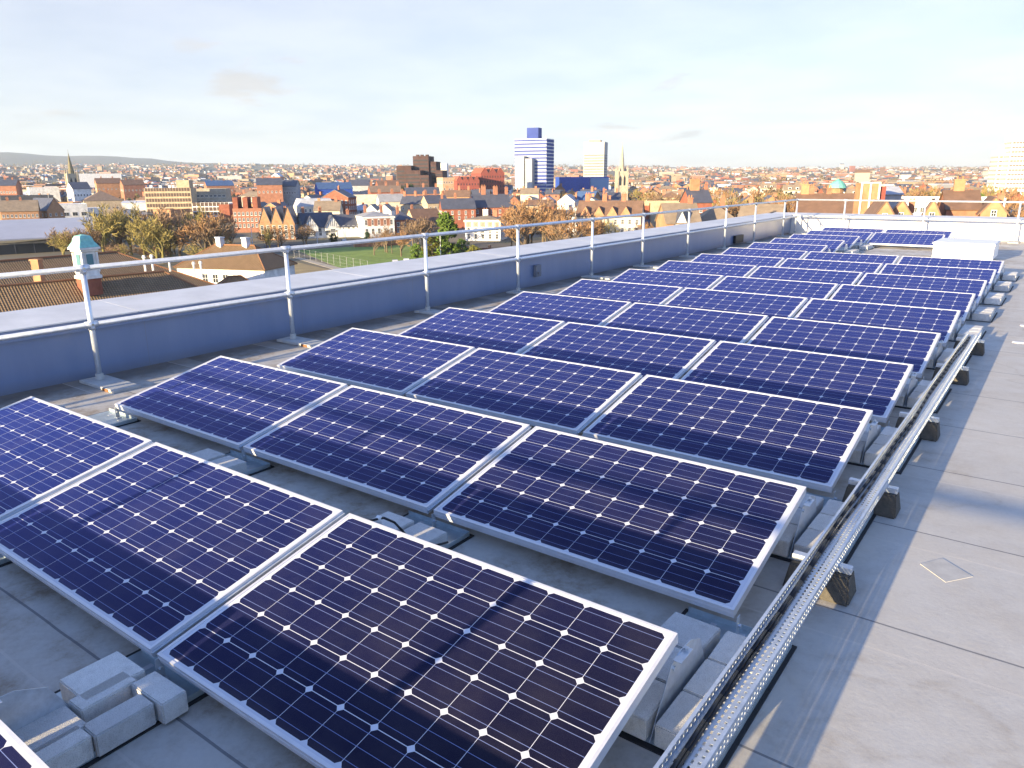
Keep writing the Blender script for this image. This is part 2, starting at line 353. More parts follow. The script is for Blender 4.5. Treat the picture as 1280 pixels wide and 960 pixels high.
TH = 0.20802; PIT = 1.54461; GAP = 0.04814; PL, PW = 1.65, 0.992; LOW = 0.12
COLX = [-2 * (PL + GAP) - PL, -(PL + GAP) - PL, -PL]      # left edge of each column
ORD = ['zeroth', 'first', 'second', 'third', 'fourth', 'fifth', 'sixth', 'seventh', 'eighth', 'ninth', 'tenth', 'eleventh', 'twelfth', 'thirteenth', 'fourteenth', 'fifteenth', 'sixteenth']
def row_words(r): return 'nearest cropped row' if r < 0 else ORD[r + 1] + ' full row'

# ------------------------------------------------------------------ the roof we stand on
NE, FY, BY = -6.27, 23.9, -2.74                           # rail lines
m = MB(); m.box(-7.3, 10.0, -3.6, 25.1, GROUND + 0.05, 0.0)
deck = m.build('roof_deck', M_ROOF); tag(deck, 'pale grey membrane roof with stains and sheet laps under the panels', 'roof', kind='structure')
# diamond patch and scuffs welded on the sheet
m = MB(); m.extrude([(0.531, 2.656), (0.656, 2.534), (0.753, 2.666), (0.611, 2.782)], 'z', 0.0, 0.0022)
tag(m.build('membrane_patch', mat('patch', (0.46, 0.44, 0.40), 0.65, 0, 0.15, 9)), 'diamond shaped patch welded on the grey roof beside the cable tray', 'patch')
for i, (x0, x1, y) in enumerate(((0.535, 0.72, 8.83), (0.545, 0.75, 10.02))):
    m = MB(); m.box(x0, x1, y - 0.035, y + 0.035, 0, 0.006)
    tag(m.build('marker_strip', M_WHITE), ['white strip laid flat on the roof level with the fifth support block', 'white strip laid flat on the roof level with the first block past the tray'][i], 'strip')

# parapets
def parapet(name, label, pts_wall, pts_cope, pts_lip, axis, a, b, mw, mc):
    e = empty(name, label, 'parapet')
    w = MB(); w.extrude(pts_wall, axis, a, b); w.build('wall_face', mw, e)
    # coping sheets, butted with small standing joints
    c = MB(); n = max(1, int(abs(b - a) / 3.0)); st = (b - a) / n
    for i in range(n): c.extrude(pts_cope, axis, a + i * st + 0.003, a + (i + 1) * st - 0.003)
    c.build('coping', mc, e)
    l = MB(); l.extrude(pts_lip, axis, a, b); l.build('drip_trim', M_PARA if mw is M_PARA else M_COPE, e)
    return e
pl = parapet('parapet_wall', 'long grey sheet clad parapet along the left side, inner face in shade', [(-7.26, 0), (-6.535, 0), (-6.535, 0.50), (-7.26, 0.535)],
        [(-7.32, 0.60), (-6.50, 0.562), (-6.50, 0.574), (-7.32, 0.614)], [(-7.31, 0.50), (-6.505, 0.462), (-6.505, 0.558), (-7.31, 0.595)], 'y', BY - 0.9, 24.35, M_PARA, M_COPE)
parapet('parapet_wall', 'sunlit cream white parapet across the far end of the roof', [(24.36, 0), (25.05, 0), (25.05, 0.535), (24.36, 0.50)],
        [(24.32, 0.562), (25.10, 0.60), (25.10, 0.614), (24.32, 0.574)], [(24.335, 0.46), (25.09, 0.49), (25.09, 0.594), (24.335, 0.556)], 'x', -7.30, 10.0, M_WHITEWALL, M_COPE)
m = MB(); m.box(-6.53, -6.47, 9.55, 9.70, 0.16, 0.36); m.box(-6.47, -6.44, 9.59, 9.66, 0.20, 0.25)
tag(m.build('conduit_box', mat('dark_grey_box', (0.16, 0.17, 0.20), 0.6)), 'small grey box fixed on the shaded parapet behind the fifth post', 'junction box')
m = MB(); m.box(-6.53, -6.46, 19.15, 19.75, 0.03, 0.24)
tag(m.build('drain_outlet', M_BLACK), 'dark outlet box at the foot of the shaded parapet near the far corner', 'outlet')

# guard rails: each one clamped together
TOP, MID, RT = 1.07, 0.555, 0.0242
def clamp_mesh():
    m = MB(); m.tube((0, 0, -0.05), (0, 0, 0.03), 0.032, n=12); m.tube((0, -0.055, 0), (0, 0.055, 0), 0.032, n=12); m.tube((0.02, 0, -0.03), (0.045, 0, -0.03), 0.008, n=6)
    return m.mesh('clamp', M_RAIL, True)
CL = clamp_mesh()
def base_mesh():
    m = MB(); m.box(-0.15, 0.50, -0.125, 0.125, 0.0, 0.028); m.tube((0, 0, 0.028), (0, 0, 0.09), 0.036, n=12)
    return m.mesh('base_plate', M_PAD, bevel=0.004)
BM = base_mesh()
m = MB(); m.box(0.30, 0.40, -0.130, -0.1252, 0.0, 0.024); RU = m.mesh('rust_streak', M_RUST)
def guard_rail(label, posts, p_start, p_end, axis, flip=1, mid=True):
    e = empty('guard_rail', label, 'guard rail')
    rz = 0 if axis == 'y' else R_(90)
    for i, (x, y) in enumerate(posts):
        m = MB(); lean = 0.02 if (axis == 'y' and i == 2) else 0.0
        m.tube((x, y, 0.02), (x, y + lean * 0, TOP), RT, n=14); p = m.build('post', M_RAIL, e, True)
        for z in ((TOP, MID) if mid else (TOP,)):
            c = obj('clamp', CL, p); c.location = (x, y, z); c.rotation_euler = (0, 0, rz)
        b = obj('base_plate', BM, p); b.location = (x, y, 0); b.rotation_euler = (0, 0, 0 if axis == 'y' else R_(-90) * flip)
        if axis == 'y' and i in (1, 2):
            r = obj('rust_streak', RU, p); r.location = (x, y, 0)
    for nm, z in (('top_rail', TOP),) + ((('mid_rail', MID),) if mid else ()):
        m = MB(); m.tube((*p_start, z), (*p_end, z), RT, n=14); m.build(nm, M_RAIL, e, True)
    return e
LY = [2.01, 4.23, 6.55, 8.73, 11.09, 13.17, 15.48, 17.81, 20.02, 22.64]
guard_rail('galvanised tube guard rail on posts along the left parapet', [(NE, -0.25)] + [(NE, y) for y in LY] + [(NE, FY)], (NE, BY + 0.15), (NE, FY), 'y')
guard_rail('galvanised tube guard rail across the far end of the roof', [(x, FY) for x in (-4.83, -2.64, -0.34, 1.9, 4.1, 6.3, 8.5)], (NE + 0.03, FY), (9.6, FY), 'x')
guard_rail('galvanised tube guard rail along the near edge behind the photographer', [(x, BY) for x in (NE, -5.55, -3.36, -1.17, 1.02, 3.2, 5.4, 7.6)], (NE, BY), (9.6, BY), 'x', -1)

# ------------------------------------------------------------------ solar panels
def panel_meshes():
    f = MB(); fw, h = 0.0125, 0.040
    f.box(0, PL, 0, fw, -h, 0.0018); f.box(0, PL, PW - fw, PW, -h, 0.0018)
    f.box(0, fw, fw, PW - fw, -h, 0.0018); f.box(PL - fw, PL, fw, PW - fw, -h, 0.0018)
    f.box(0, PL, fw, 0.034, -h, -h + 0.002); f.box(0, PL, PW - 0.034, PW - fw, -h, -h + 0.002)      # turned-in feet
    f.box(-0.0012, PL + 0.0012, -0.0015, 0.0, -h * 0.62, -h * 0.40)                                    # drip groove lip on the low edge
    fm = f.mesh('frame', M_ALU)
    me = bpy.data.meshes.new('cell_face')
    x0, x1, y0, y1 = fw, PL - fw, fw, PW - fw
    vs = [(x0, y0, -0.006), (x1, y0, -0.006), (x1, y1, -0.006), (x0, y1, -0.006), (x0, y0, 0), (x1, y0, 0), (x1, y1, 0), (x0, y1, 0)]
    me.from_pydata(vs, [], [(4, 5, 6, 7), (3, 2, 1, 0), (0, 1, 5, 4), (1, 2, 6, 5), (2, 3, 7, 6), (3, 0, 4, 7)])
    uv = me.uv_layers.new(name='UVMap')
    for p in me.polygons:
        for li in p.loop_indices:
            v = vs[me.loops[li].vertex_index]; uv.data[li].uv = (v[0], v[1]) if p.index == 0 else (-1, -1)
    me.materials.append(M_CELL)
    j = MB(); j.box(0.75, 0.90, PW - 0.16, PW - 0.06, -0.032, -0.007)
    return fm, me, j.mesh('junction_box', M_BLACK)
PF, PC, PJ = panel_meshes()
rowgrp = 'solar panels in rows on the roof'
COLW = ['nearest the left parapet', 'in the middle of its row', 'beside the cable tray']
def panel(r, c):
    if r < 0:
        lab = 'solar panel of the nearest cropped row, ' + COLW[c]
    elif c == 2 and r >= 6: lab = 'solar panel in the %s full row, right end past the tray' % ORD[r + 1]
    elif r >= 10: lab = ('solar panel in the %s row, standing alone by the left parapet' if r < 13 else ('solar panel in the %s row from the camera, next to the left parapet' if c == 0 else 'solar panel in the %s row from the camera, right end near the white box')) % ORD[r + 1]
    else: lab = 'solar panel in the %s full row from the camera, %s' % (ORD[r + 1], COLW[c])
    e = empty('solar_panel', lab, 'solar panel', (COLX[c], r * PIT, LOW), group=rowgrp)
    e.rotation_euler = (TH + rng.uniform(-0.0022, 0.0022), rng.uniform(-0.0012, 0.0012), 0)
    obj('frame', PF, e); obj('cell_face', PC, e); obj('junction_box', PJ, e)
for r in range(-1, 15):
    for c in range(3):
        if r >= 10 and (c == 2 or (c == 1 and r < 13)): continue
        panel(r, c)

# ------------------------------------------------------------------ brackets between the rows
def bracket_meshes():
    m = MB(); m.box(-0.215, 0.226, -0.76, 0.055, 0.006, 0.0095)
    m.box(-0.215, 0.226, 0.052, 0.055, 0.0095, 0.034); m.box(0.223, 0.226, -0.76, 0.052, 0.0095, 0.030)
    m.box(-0.10, -0.075, -0.02, 0.03, 0.0095, 0.011, 1); m.box(0.10, 0.115, -0.04, -0.025, 0.0095, 0.0125, 1)
    plate = m.mesh('base_plate', [M_PLATE, M_ALU])
    m = MB(); m.box(-0.235, 0.243, -0.785, 0.075, 0.0, 0.006); matm = m.mesh('rubber_mat', M_MATBLK)
    m = MB(); m.extrude([(-0.76, 0.010), (-0.615, 0.225), (-0.545, 0.240), (-0.455, 0.235), (-0.36, 0.19), (-0.275, 0.010)], 'x', -0.0015, 0.0015)
    m.box(-0.0015, 0.030, -0.60, -0.50, 0.232, 0.2345); m.tube((0.012, -0.52, 0.2345), (0.012, -0.52, 0.246), 0.009, n=6)
    m.tube((0.0015, -0.60, 0.205), (0.010, -0.60, 0.205), 0.010, n=6)
    fin = m.mesh('fin', M_GALV)
    m = MB(); m.box(0.018, 0.021, -0.010, 0.022, 0.010, 0.098); m.box(0.021, 0.05, -0.010, 0.022, 0.010, 0.013); m.tube((0.021, 0.006, 0.055), (0.034, 0.006, 0.055), 0.009, n=6)
    foot = m.mesh('foot', M_GALV)
    # inclined channel in the joint between two panels of the row in front
    ct, st = math.cos(TH), math.sin(TH)
    m = MB()
    for (x0, x1, z0, z1) in ((-0.037, -0.011, -0.016, -0.012),):
        b = []; t = []
        for (s, dst) in ((0.0, b), (PW, t)):
            for (x, z) in ((x0, z0), (x1, z0), (x1, z1), (x0, z1)):
                y = -PIT + s * ct - z * st; zz = LOW + s * st + z * ct; dst.append((x, y, zz))
        m.solid(b, t)
    rail = m.mesh('joint_channel', M_GALV)
    return plate, matm, fin, foot, rail
B_PL, B_MAT, B_FIN, B_FT, B_JC = bracket_meshes()
LINES = {0: -0.010 - 3 * (PL + GAP) + GAP, 1: -2 * (PL + GAP) + 0.0, 2: -(PL + GAP), 3: 0.0}
LINEW = ['by the left parapet', 'at the left joint', 'at the right joint', 'under the cable tray']
def bracket(r, ln, joint=True):
    # carries the high edge of row r and the low edge of row r + 1
    where = LINEW[ln]
    if ln == 3 and r >= 5: where = 'at the right end past the tray'
    if r >= 10: where = 'at their open right end' if (ln == 1 and r < 13) or ln == 2 else 'by the parapet'
    e = empty('mounting_bracket', 'galvanised bracket with upright fin behind the %s, %s' % (row_words(r).replace(' full', ''), where), 'bracket',
              (LINES[ln] + (0.024 if ln in (1, 2) else 0), (r + 1) * PIT, 0.0), group='mounting brackets under the panels')
    obj('rubber_mat', B_MAT, e); obj('base_plate', B_PL, e); obj('fin', B_FIN, e); obj('foot', B_FT, e)
    if joint and ln in (1, 2):
        j = obj('joint_channel', B_JC, e)
    return e
for r in range(-1, 15):
    for ln in range(4):
        if r >= 10 and ((r < 13 and ln > 1) or ln > 2): continue
        if r == 14 and ln == 1 or (r == 9 and ln in (1, 2)): pass
        bracket(r, ln, not (10 <= r < 13 and ln == 1) and not (r >= 13 and ln == 2))

# ------------------------------------------------------------------ concrete ballast blocks
m = MB(); m.box(-0.10, 0.10, -0.108, 0.108, 0, 0.085); BK_SQ = m.mesh('ballast_block', M_BLOCK, bevel=0.0045)
m = MB(); m.box(-0.047, 0.047, -0.10, 0.10, 0, 0.085); BK_LG = m.mesh('ballast_block', M_BLOCK, bevel=0.0045)
BG = 'concrete ballast blocks on the bracket plates'
def block(mesh, x, y, z, rz, label):
    o = obj('ballast_block', mesh); o.location = (x, y, z); o.rotation_euler = (0, 0, R_(rz + rng.uniform(-2, 2))); tag(o, label, 'concrete block', BG)
WHICH = ['nearest', 'middle', 'farthest']
def block_set(r, ln, sides=(0, 1), skip=()):
    x0 = LINES[ln] + (0.024 if ln in (1, 2) else 0); yb = (r + 1) * PIT
    for s in sides:
        for k in range(3):
            if (s, k) in skip: continue
            end = (LINEW[ln] if ln != 3 else ('under the tray' if r < 5 else 'past the tray end')) if r < 10 else 'at the far open end'
            lab = '%s concrete block %s of the fin behind the %s, %s' % (WHICH[k], 'right' if s else 'left', row_words(r).replace(' full row', ' row'), end)
            block(BK_SQ, x0 + (0.118 if s else -0.112), yb - 0.66 + k * 0.222, 0.0096, 0, lab)
for r in range(-1, 10): block_set(r, 3)
block_set(0, 2); block_set(0, 1); block_set(1, 2); block_set(1, 1)
for r in range(10, 13): block_set(r, 1, (0, 1))
block_set(13, 2, (1,)); block_set(14, 2, (1,))
xg = LINES[2] + 0.024
for (mesh, x, y, z, rz, w) in ((BK_SQ, -1.735, -0.165, 0.0096, 0, 'long pale block left of the fin, at the back'), (BK_LG, -1.645, -0.205, 0.0096, 0, 'narrow block with a sunlit strip, against the fin'),
        (BK_LG, -1.500, -0.082, 0.0096, 90, 'block laid across at the right, nearest the front panel edge'), (BK_LG, -1.478, -0.236, 0.0096, 0, 'narrow block lying along the right edge of the plate'),
        (BK_SQ, -1.615, -0.42, 0.0096, 90, 'broad block in front of the pile, at its near side'), (BK_LG, -1.49, -0.44, 0.0096, 0, 'narrow block at the near right corner of the pile')):
    block(mesh, x, y, z, rz, 'concrete ' + w + ' of the foreground pile')

# ------------------------------------------------------------------ perforated cable tray
def tray():
    e = empty('cable_tray', 'perforated galvanised cable tray running along the right side of the panels', 'cable tray', (0, 0, 0))
    x0, x1, zb, zt, y0, y1 = 0.150, 0.268, 0.157, 0.212, -1.6, 8.15
    P = 0.0300
    n = int((y1 - y0) / P)
    def strip(m, f, segs, holes, shift=0.0):               # f(a,y)->point, segs = breaks across, holes = set of punched strips
        for i in range(n):
            ya = y0 + i * P; yb = ya + P
            for k in range(len(segs) - 1):
                a, b = segs[k], segs[k + 1]
                if k in holes:
                    h0, h1 = holes[k]; o = (h0 * P, h1 * P)
                    m.poly([f(a, ya), f(b, ya), f(b, ya + o[0]), f(a, ya + o[0])]); m.poly([f(a, ya + o[1]), f(b, ya + o[1]), f(b, yb), f(a, yb)])
                else: m.poly([f(a, ya), f(b, ya), f(b, yb), f(a, yb)])
    def solid(o, th):
        s = o.modifiers.new('thick', 'SOLIDIFY'); s.thickness = th; s.offset = 0
    m = MB(); w = x1 - x0
    strip(m, lambda a, y: (x0 + a, y, zb), [0, 0.012, 0.020, 0.034, 0.043, 0.055, 0.063, 0.075, 0.084, 0.098, 0.106, w], {1: (0.15, 0.70), 3: (0.3, 0.68), 5: (0.05, 0.60), 7: (0.3, 0.68), 9: (0.15, 0.70)})
    solid(m.build('tray_floor', M_GALV, e), 0.0014)
    for nm, xx, s in (('side_flange', x0, 1), ('side_flange', x1, -1)):
        m = MB(); strip(m, lambda a, y: (xx, y, zb + a), [0, 0.010, 0.019, 0.029, 0.038, zt - zb], {1: (0.2, 0.66), 3: (0.2, 0.66)})
        strip(m, lambda a, y: (xx + s * a, y, zt), [0, 0.011], {})
        solid(m.build(nm, M_GALV, e), 0.0014)
    m = MB(); yc = 3.05
    m.box(x0 - 0.004, x0 - 0.0012, yc - 0.12, yc + 0.12, zb + 0.006, zt - 0.006); m.build('splice_plate', M_GALV, e); m = MB(); m.box(x1 + 0.0012, x1 + 0.004, yc - 0.12, yc + 0.12, zb + 0.006, zt - 0.006)
    m.build('splice_plate', M_GALV, e)
    return e
tray()
for k, (xo, rad, ph) in enumerate(((0.170, 0.0085, 0.0), (0.186, 0.0065, 1.3))):
    m = MB(); pts = [(xo + 0.006 * math.sin(y * 1.7 + ph) + 0.004 * math.sin(y * 4.3 + ph), y, 0.1585 + rad) for y in [(-1.6 + 0.15 * i) for i in range(65)]]
    m.path(pts, rad, 8)
    tag(m.build('cable', M_BLACK, None, True), ['thick black cable lying in the perforated tray', 'thinner black cable lying beside the thick one in the tray'][k], 'cable')
m = MB(); m.taper(-0.145, 0.145, -0.085, 0.085, 0, 0.125, 0.018, 0.032); S_R = m.mesh('rubber_block', M_RUBBER, bevel=0.008)
m = MB(); m.box(-0.128, 0.128, -0.021, 0.021, 0.125, 0.155); S_S = m.mesh('strut', M_GALV, bevel=0.002)
for i, y in enumerate((-0.35, 2.125, 3.20, 4.73, 6.53, 7.93)):
    e = empty('support_block', 'black rubber foot with steel strut holding the tray, ' + ['just before the frame', 'nearest of the five in view', 'second of five from the camera', 'third of five from the camera', 'fourth of five from the camera', 'at the far end of the tray'][i], 'support block', (0.195, y, 0), group='tray support blocks')
    obj('rubber_block', S_R, e); obj('strut', S_S, e)
# loose panel leads in the gap behind the first row
def lead(pts, r, label, clips=()):
    e = empty('cable_lead', label, 'cable'); m = MB(); m.path(pts, r, 8); m.build('lead', M_BLACK, e, True)
    for c in clips:
        m = MB(); m.tube((c[0] - 0.012, c[1], c[2]), (c[0] + 0.012, c[1], c[2]), r * 1.9, n=8); m.build('clip', M_WHITE, e)
lead([(-1.62, 0.98, 0.25), (-1.60, 1.04, 0.27), (-1.56, 1.10, 0.275), (-1.52, 1.13, 0.25), (-1.50, 1.16, 0.20), (-1.47, 1.18, 0.15), (-1.44, 1.20, 0.115), (-1.40, 1.26, 0.105), (-1.37, 1.34, 0.102)], 0.006,
     'black panel lead with white clips looping behind the first full row', [(-1.575, 1.085, 0.275), (-1.45, 1.19, 0.125)])
# white crate standing beyond the tenth row
e = empty('storage_box', 'white lidded box standing on the roof beyond the tenth row', 'box', (-0.92, 18.15, 0))
m = MB(); m.box(-0.56, 0.56, -0.66, 0.66, 0.06, 0.36); m.build('body', M_WHITE, e, bevel=0.012)
m = MB(); m.box(-0.58, 0.58, -0.68, 0.68, 0.362, 0.41); m.build('lid', M_WHITE, e, bevel=0.012)
m = MB(); [m.box(x - 0.05, x + 0.05, -0.62, 0.62, 0, 0.058) for x in (-0.45, 0, 0.45)]; m.build('skid', M_PAD, e)
# ------------------------------------------------------------------ the town: ground
def interp(t, x):
    if x <= t[0][0]: return t[0][1]
    for (a, p), (b, q) in zip(t, t[1:]):
        if x <= b: return p + (q - p) * ss((x - a) / (b - a))
    return t[-1][1]
BASE = [(0, 5.5), (15, 6), (36, 10.5), (45, 11.5), (54, 13.5), (76, 15)]                # the plain's rise towards the skyline, seen 9 km off
RIDGE = [(0, 6), (7, 6.5), (15, 6), (30, 10), (36, 11), (45, 12), (54.6, 15), (58.4, 18), (61.5, 24), (64, 27.5), (65.8, 27), (67.5, 29), (69.3, 33), (70.7, 30.5), (76, 26)]
def hill(az, d):                                          # az: degrees left of +y
    k = 9000 / 935.5 * math.cos(R_(az - 36)); zb, zh = interp(BASE, az) * k, interp(RIDGE, az) * k
    w = (3 * math.sin(az * 2.1 + d * 0.004) + 2.5 * math.sin(az * 3.7 - d * 0.0027)) * ss((d - 1200) / 1500)
    return GROUND + (zb - GROUND) * ss((d - 800) / 7600) + (zh - zb) * ss((d - 6300) / 2700) * (1 - 0.5 * ss((d - 9200) / 2500)) + w
m = MB(); radii = [0.5, 40] + [60 * 1.085 ** i for i in range(66)] ; radii = [r for r in radii if r < 12500]
azs = [a * 1.0 for a in range(-20, 96)] + [a for a in range(100, 340, 10)]
rings = []
for r in radii:
    ring = []
    for a in azs:
        ring.append(len(m.v)); m.v.append((CAM.x - math.sin(R_(a)) * r, CAM.y + math.cos(R_(a)) * r, hill(a if a < 100 else 70, r) if 10 < r else GROUND))
    rings.append(ring)
for a, b in zip(rings, rings[1:]):
    for i in range(len(azs)):
        j = (i + 1) % len(azs); m.f.append((a[i], a[j], b[j], b[i])); m.m.append(0)
m.f.append(tuple(rings[0])); m.m.append(0)
tag(m.build('ground', mat_town(), None, True), kind='structure')
def ghere(x, y):
    dx, dy = x - CAM.x, y - CAM.y; return hill(math.degrees(math.atan2(-dx, dy)), math.hypot(dx, dy))

# ------------------------------------------------------------------ the town: building kit
W = dict(red=(0.27, 0.10, 0.065), brick=(0.33, 0.155, 0.10), orange=(0.39, 0.215, 0.12), buff=(0.45, 0.35, 0.235), cream=(0.58, 0.51, 0.41), white=(0.74, 0.72, 0.68), stone=(0.42, 0.37, 0.27),
         brown=(0.13, 0.085, 0.07), maroon=(0.25, 0.075, 0.06), grey=(0.36, 0.36, 0.37), dark=(0.10, 0.10, 0.11), blue=(0.03, 0.075, 0.34), pale=(0.55, 0.56, 0.58), beige=(0.44, 0.42, 0.385), tan=(0.38, 0.33, 0.26))
RF = dict(slate=(0.075, 0.08, 0.105), tile=(0.17, 0.10, 0.065), tan=(0.25, 0.19, 0.13), grey=(0.30, 0.30, 0.31), lead=(0.40, 0.41, 0.45), red=(0.28, 0.09, 0.05), pale=(0.55, 0.56, 0.60), blue=(0.05, 0.10, 0.22), brown=(0.20, 0.14, 0.10), dark=(0.06, 0.06, 0.07), copper=(0.20, 0.48, 0.40))
def wm(k): return mat('wall_' + k, W[k], 0.92, 0, 0.22, 0.6, spec=0.12)
def rm(k): return mat('roof_' + k, RF[k], 0.7 if k != 'slate' else 0.5, 0, 0.22, 0.5)
M_PANE = mat('window_pane', (0.025, 0.03, 0.04), 0.12, 0, spec=0.6)
M_FRAME = mat('window_frame', (0.72, 0.71, 0.68), 0.8, spec=0.15)
M_BRICKT = wm('brick')
_win = {}
def win_mesh(w, h, fr, bars=1):
    k = (round(w, 2), round(h, 2), fr.name, bars)
    if k not in _win:
        m = MB(); t = min(0.12, w * 0.12)
        m.box(-w / 2, w / 2, -0.06, 0, 0, t); m.box(-w / 2, w / 2, -0.06, 0, h - t, h); m.box(-w / 2, -w / 2 + t, -0.06, 0, t, h - t); m.box(w / 2 - t, w / 2, -0.06, 0, t, h - t)
        for b in range(bars): x = -w / 2 + w * (b + 1) / (bars + 1); m.box(x - 0.035, x + 0.035, -0.05, 0, t, h - t)
        m.box(-w / 2 + t, w / 2 - t, -0.045, 0, h * 0.5 - 0.03, h * 0.5 + 0.03)
        m.box(-w / 2 - 0.1, w / 2 + 0.1, -0.14, 0, -0.12, 0)
        m.box(-w / 2 + t, w / 2 - t, -0.02, 0.0, t, h - t, 1)
        _win[k] = m.mesh('window', [fr, M_PANE])
    return _win[k]
def put_windows(e, W_, D_, H, cols, rows, w, h, faces='fl', fr=None, z0=1.0, bars=1, top=0.6):
    fr = fr or M_FRAME; me = win_mesh(w, h, fr, bars); st = (H - z0 - top) / max(1, rows)
    for face in faces:
        L = W_ if face in 'fb' else D_; n = cols if face in 'fb' else max(1, round(cols * D_ / W_))
        for i in range(n):
            for j in range(rows):
                s = -L / 2 + L * (i + 0.5) / n; z = z0 + st * j + (st - h) * 0.5
                o = obj('window', me, e)
                if face == 'f': o.location = (s, -D_ / 2 - 0.002, z)
                elif face == 'b': o.location = (s, D_ / 2 + 0.002, z); o.rotation_euler = (0, 0, math.pi)
                elif face == 'l': o.location = (-W_ / 2 - 0.002, s, z); o.rotation_euler = (0, 0, -math.pi / 2)
                else: o.location = (W_ / 2 + 0.002, s, z); o.rotation_euler = (0, 0, math.pi / 2)
def chimney(e, x, y, z0, h, w=1.1, d=0.7, mk='brick', pots=2):
    m = MB(); m.box(x - w / 2, x + w / 2, y - d / 2, y + d / 2, z0 - 1.2, z0 + h); m.box(x - w / 2 - 0.12, x + w / 2 + 0.12, y - d / 2 - 0.12, y + d / 2 + 0.12, z0 + h, z0 + h + 0.25)
    c = m.build('chimney', wm(mk), e)
    if pots:
        p = MB()
        for i in range(pots): px = x - w / 2 + w * (i + 0.5) / pots; p.tube((px, y, z0 + h + 0.25), (px, y, z0 + h + 0.9), 0.17, 0.13, 8)
        p.build('chimney_pot', mat('terracotta', (0.45, 0.19, 0.09), 0.9), c)
    return c
def shell(e, W_, D_, H, kind, rise, wmat, rmat, ov=0.35, n=1, zb=-2.0):
    """walls and roof of a block centred on the Empty, front face at -D/2"""
    a, b = W_ / 2, D_ / 2; w = MB(); r = MB(); T = 0.22
    def slab(p, q):                                        # sloped sheet of thickness T between two parallel edges
        up = (Vector(p[1]) - Vector(p[0])).cross(Vector(q[0]) - Vector(p[0])).normalized()
        if up.z < 0: up = -up
        ring = [Vector(p[0]), Vector(p[1]), Vector(q[1]), Vector(q[0])]
        r.solid([v + up * 0.02 for v in ring], [v + up * T for v in ring])
    if kind == 'flat':
        w.box(-a, a, -b, b, zb, H); r.box(-a + 0.35, a - 0.35, -b + 0.35, b - 0.35, H - 0.001, H + 0.12)
        for (x0, x1, y0, y1) in ((-a - .04, a + .04, -b - .04, -b + .3), (-a - .04, a + .04, b - .3, b + .04), (-a - .04, -a + .3, -b + .3, b - .3), (a - .3, a + .04, -b + .3, b - .3)):
            w.box(x0, x1, y0, y1, H + 0.002, H + rise)
    elif kind == 'gable':                                  # ridge along x
        w.extrude([(-b, zb), (b, zb), (b, H), (0, H + rise), (-b, H)], 'x', -a, a)
        k = rise / b
        slab([(-a - ov, -b - ov, H - ov * k), (a + ov, -b - ov, H - ov * k)], [(-a - ov, 0, H + rise), (a + ov, 0, H + rise)])
        slab([(-a - ov, b + ov, H - ov * k), (a + ov, b + ov, H - ov * k)], [(-a - ov, 0, H + rise), (a + ov, 0, H + rise)])
    elif kind == 'cross':                                  # n gables facing front, ridges along y
        s = W_ / n
        for i in range(n):
            c = -a + s * (i + 0.5); h2 = s / 2; k = rise / h2
            w.extrude([(c - h2, zb), (c + h2, zb), (c + h2, H), (c, H + rise), (c - h2, H)], 'y', -b, b)
            o2 = ov if n == 1 else 0.0
            for sg in (-1, 1): slab([(c + sg * (h2 + o2), -b - ov * 0.5, H - o2 * k), (c + sg * (h2 + o2), b + ov, H - o2 * k)], [(c, -b - ov * 0.5, H + rise), (c, b + ov, H + rise)])
    elif kind == 'hip':
        w.box(-a, a, -b, b, zb, H); x = max(0.02, a - b) if a > b else 0.02
        A, B = a + ov, b + ov; y = 0.02 if a >= b else b - a
        base = [(-A, -B, H), (A, -B, H), (A, B, H), (-A, B, H)]; z = H + rise
        top = [(-x, -y, z), (x, -y, z), (x, y, z), (-x, y, z)]
        r.solid([(p[0], p[1], H + 0.003) for p in base], [(p[0], p[1], H + 0.12) for p in base]); r.solid([(p[0] * .995, p[1] * .995, H + 0.123) for p in base], top)
    elif kind == 'mansard':
        w.box(-a, a, -b, b, zb, H); r.taper(-a, a, -b, b, H + 0.003, H + rise, rise * 0.45, rise * 0.45)
    wo = w.build('wall', wmat, e); ro = r.build('roof', rmat, e)
    return wo, ro
BL = []                                                     # footprints kept clear by the filler houses
def face_yaw(x, y, turn): return math.atan2(-(CAM.x - x), (CAM.y - y)) + math.pi + R_(turn)
def building(name, label, cat, u0, u1, ve, d, depth, kind='gable', rise=3, wk='brick', rk='slate', turn=0, n=1, win=None, group=None, zg=None, chim=(), ov=0.35):
    p0, p1 = spot(u0, d), spot(u1, d); c = (p0 + p1) / 2; Wd = (p1 - p0).length
    out = Vector((c.x - CAM.x, c.y - CAM.y, 0)).normalized(); c = c + out * (depth / 2)
    z = gz(d) if zg is None else zg; H = max(2.2, zat((u0 + u1) / 2, ve, d) - z)
    e = empty(name, label, cat, (c.x, c.y, z), math.atan2(out.y, out.x) - math.pi / 2 + R_(turn), group)
    shell(e, Wd, depth, H, kind, rise, wm(wk) if isinstance(wk, str) else wk, rm(rk) if isinstance(rk, str) else rk, ov, n)
    if win: put_windows(e, Wd, depth, H, *win[:4], **(win[4] if len(win) > 4 else {}))
    for (fx, fy, h, *rest) in chim:
        zr = H + (rise if kind in ('gable', 'hip') else rise * 0.6)
        chimney(e, fx * Wd / 2, fy * depth / 2, zr - 0.3, h, *(rest or (1.2, 0.8)))
    BL.append((c.x, c.y, max(Wd, depth) * 0.62 + 4))
    e['_w'] = Wd; e['_h'] = H; e['_d'] = depth
    return e, Wd, H, depth
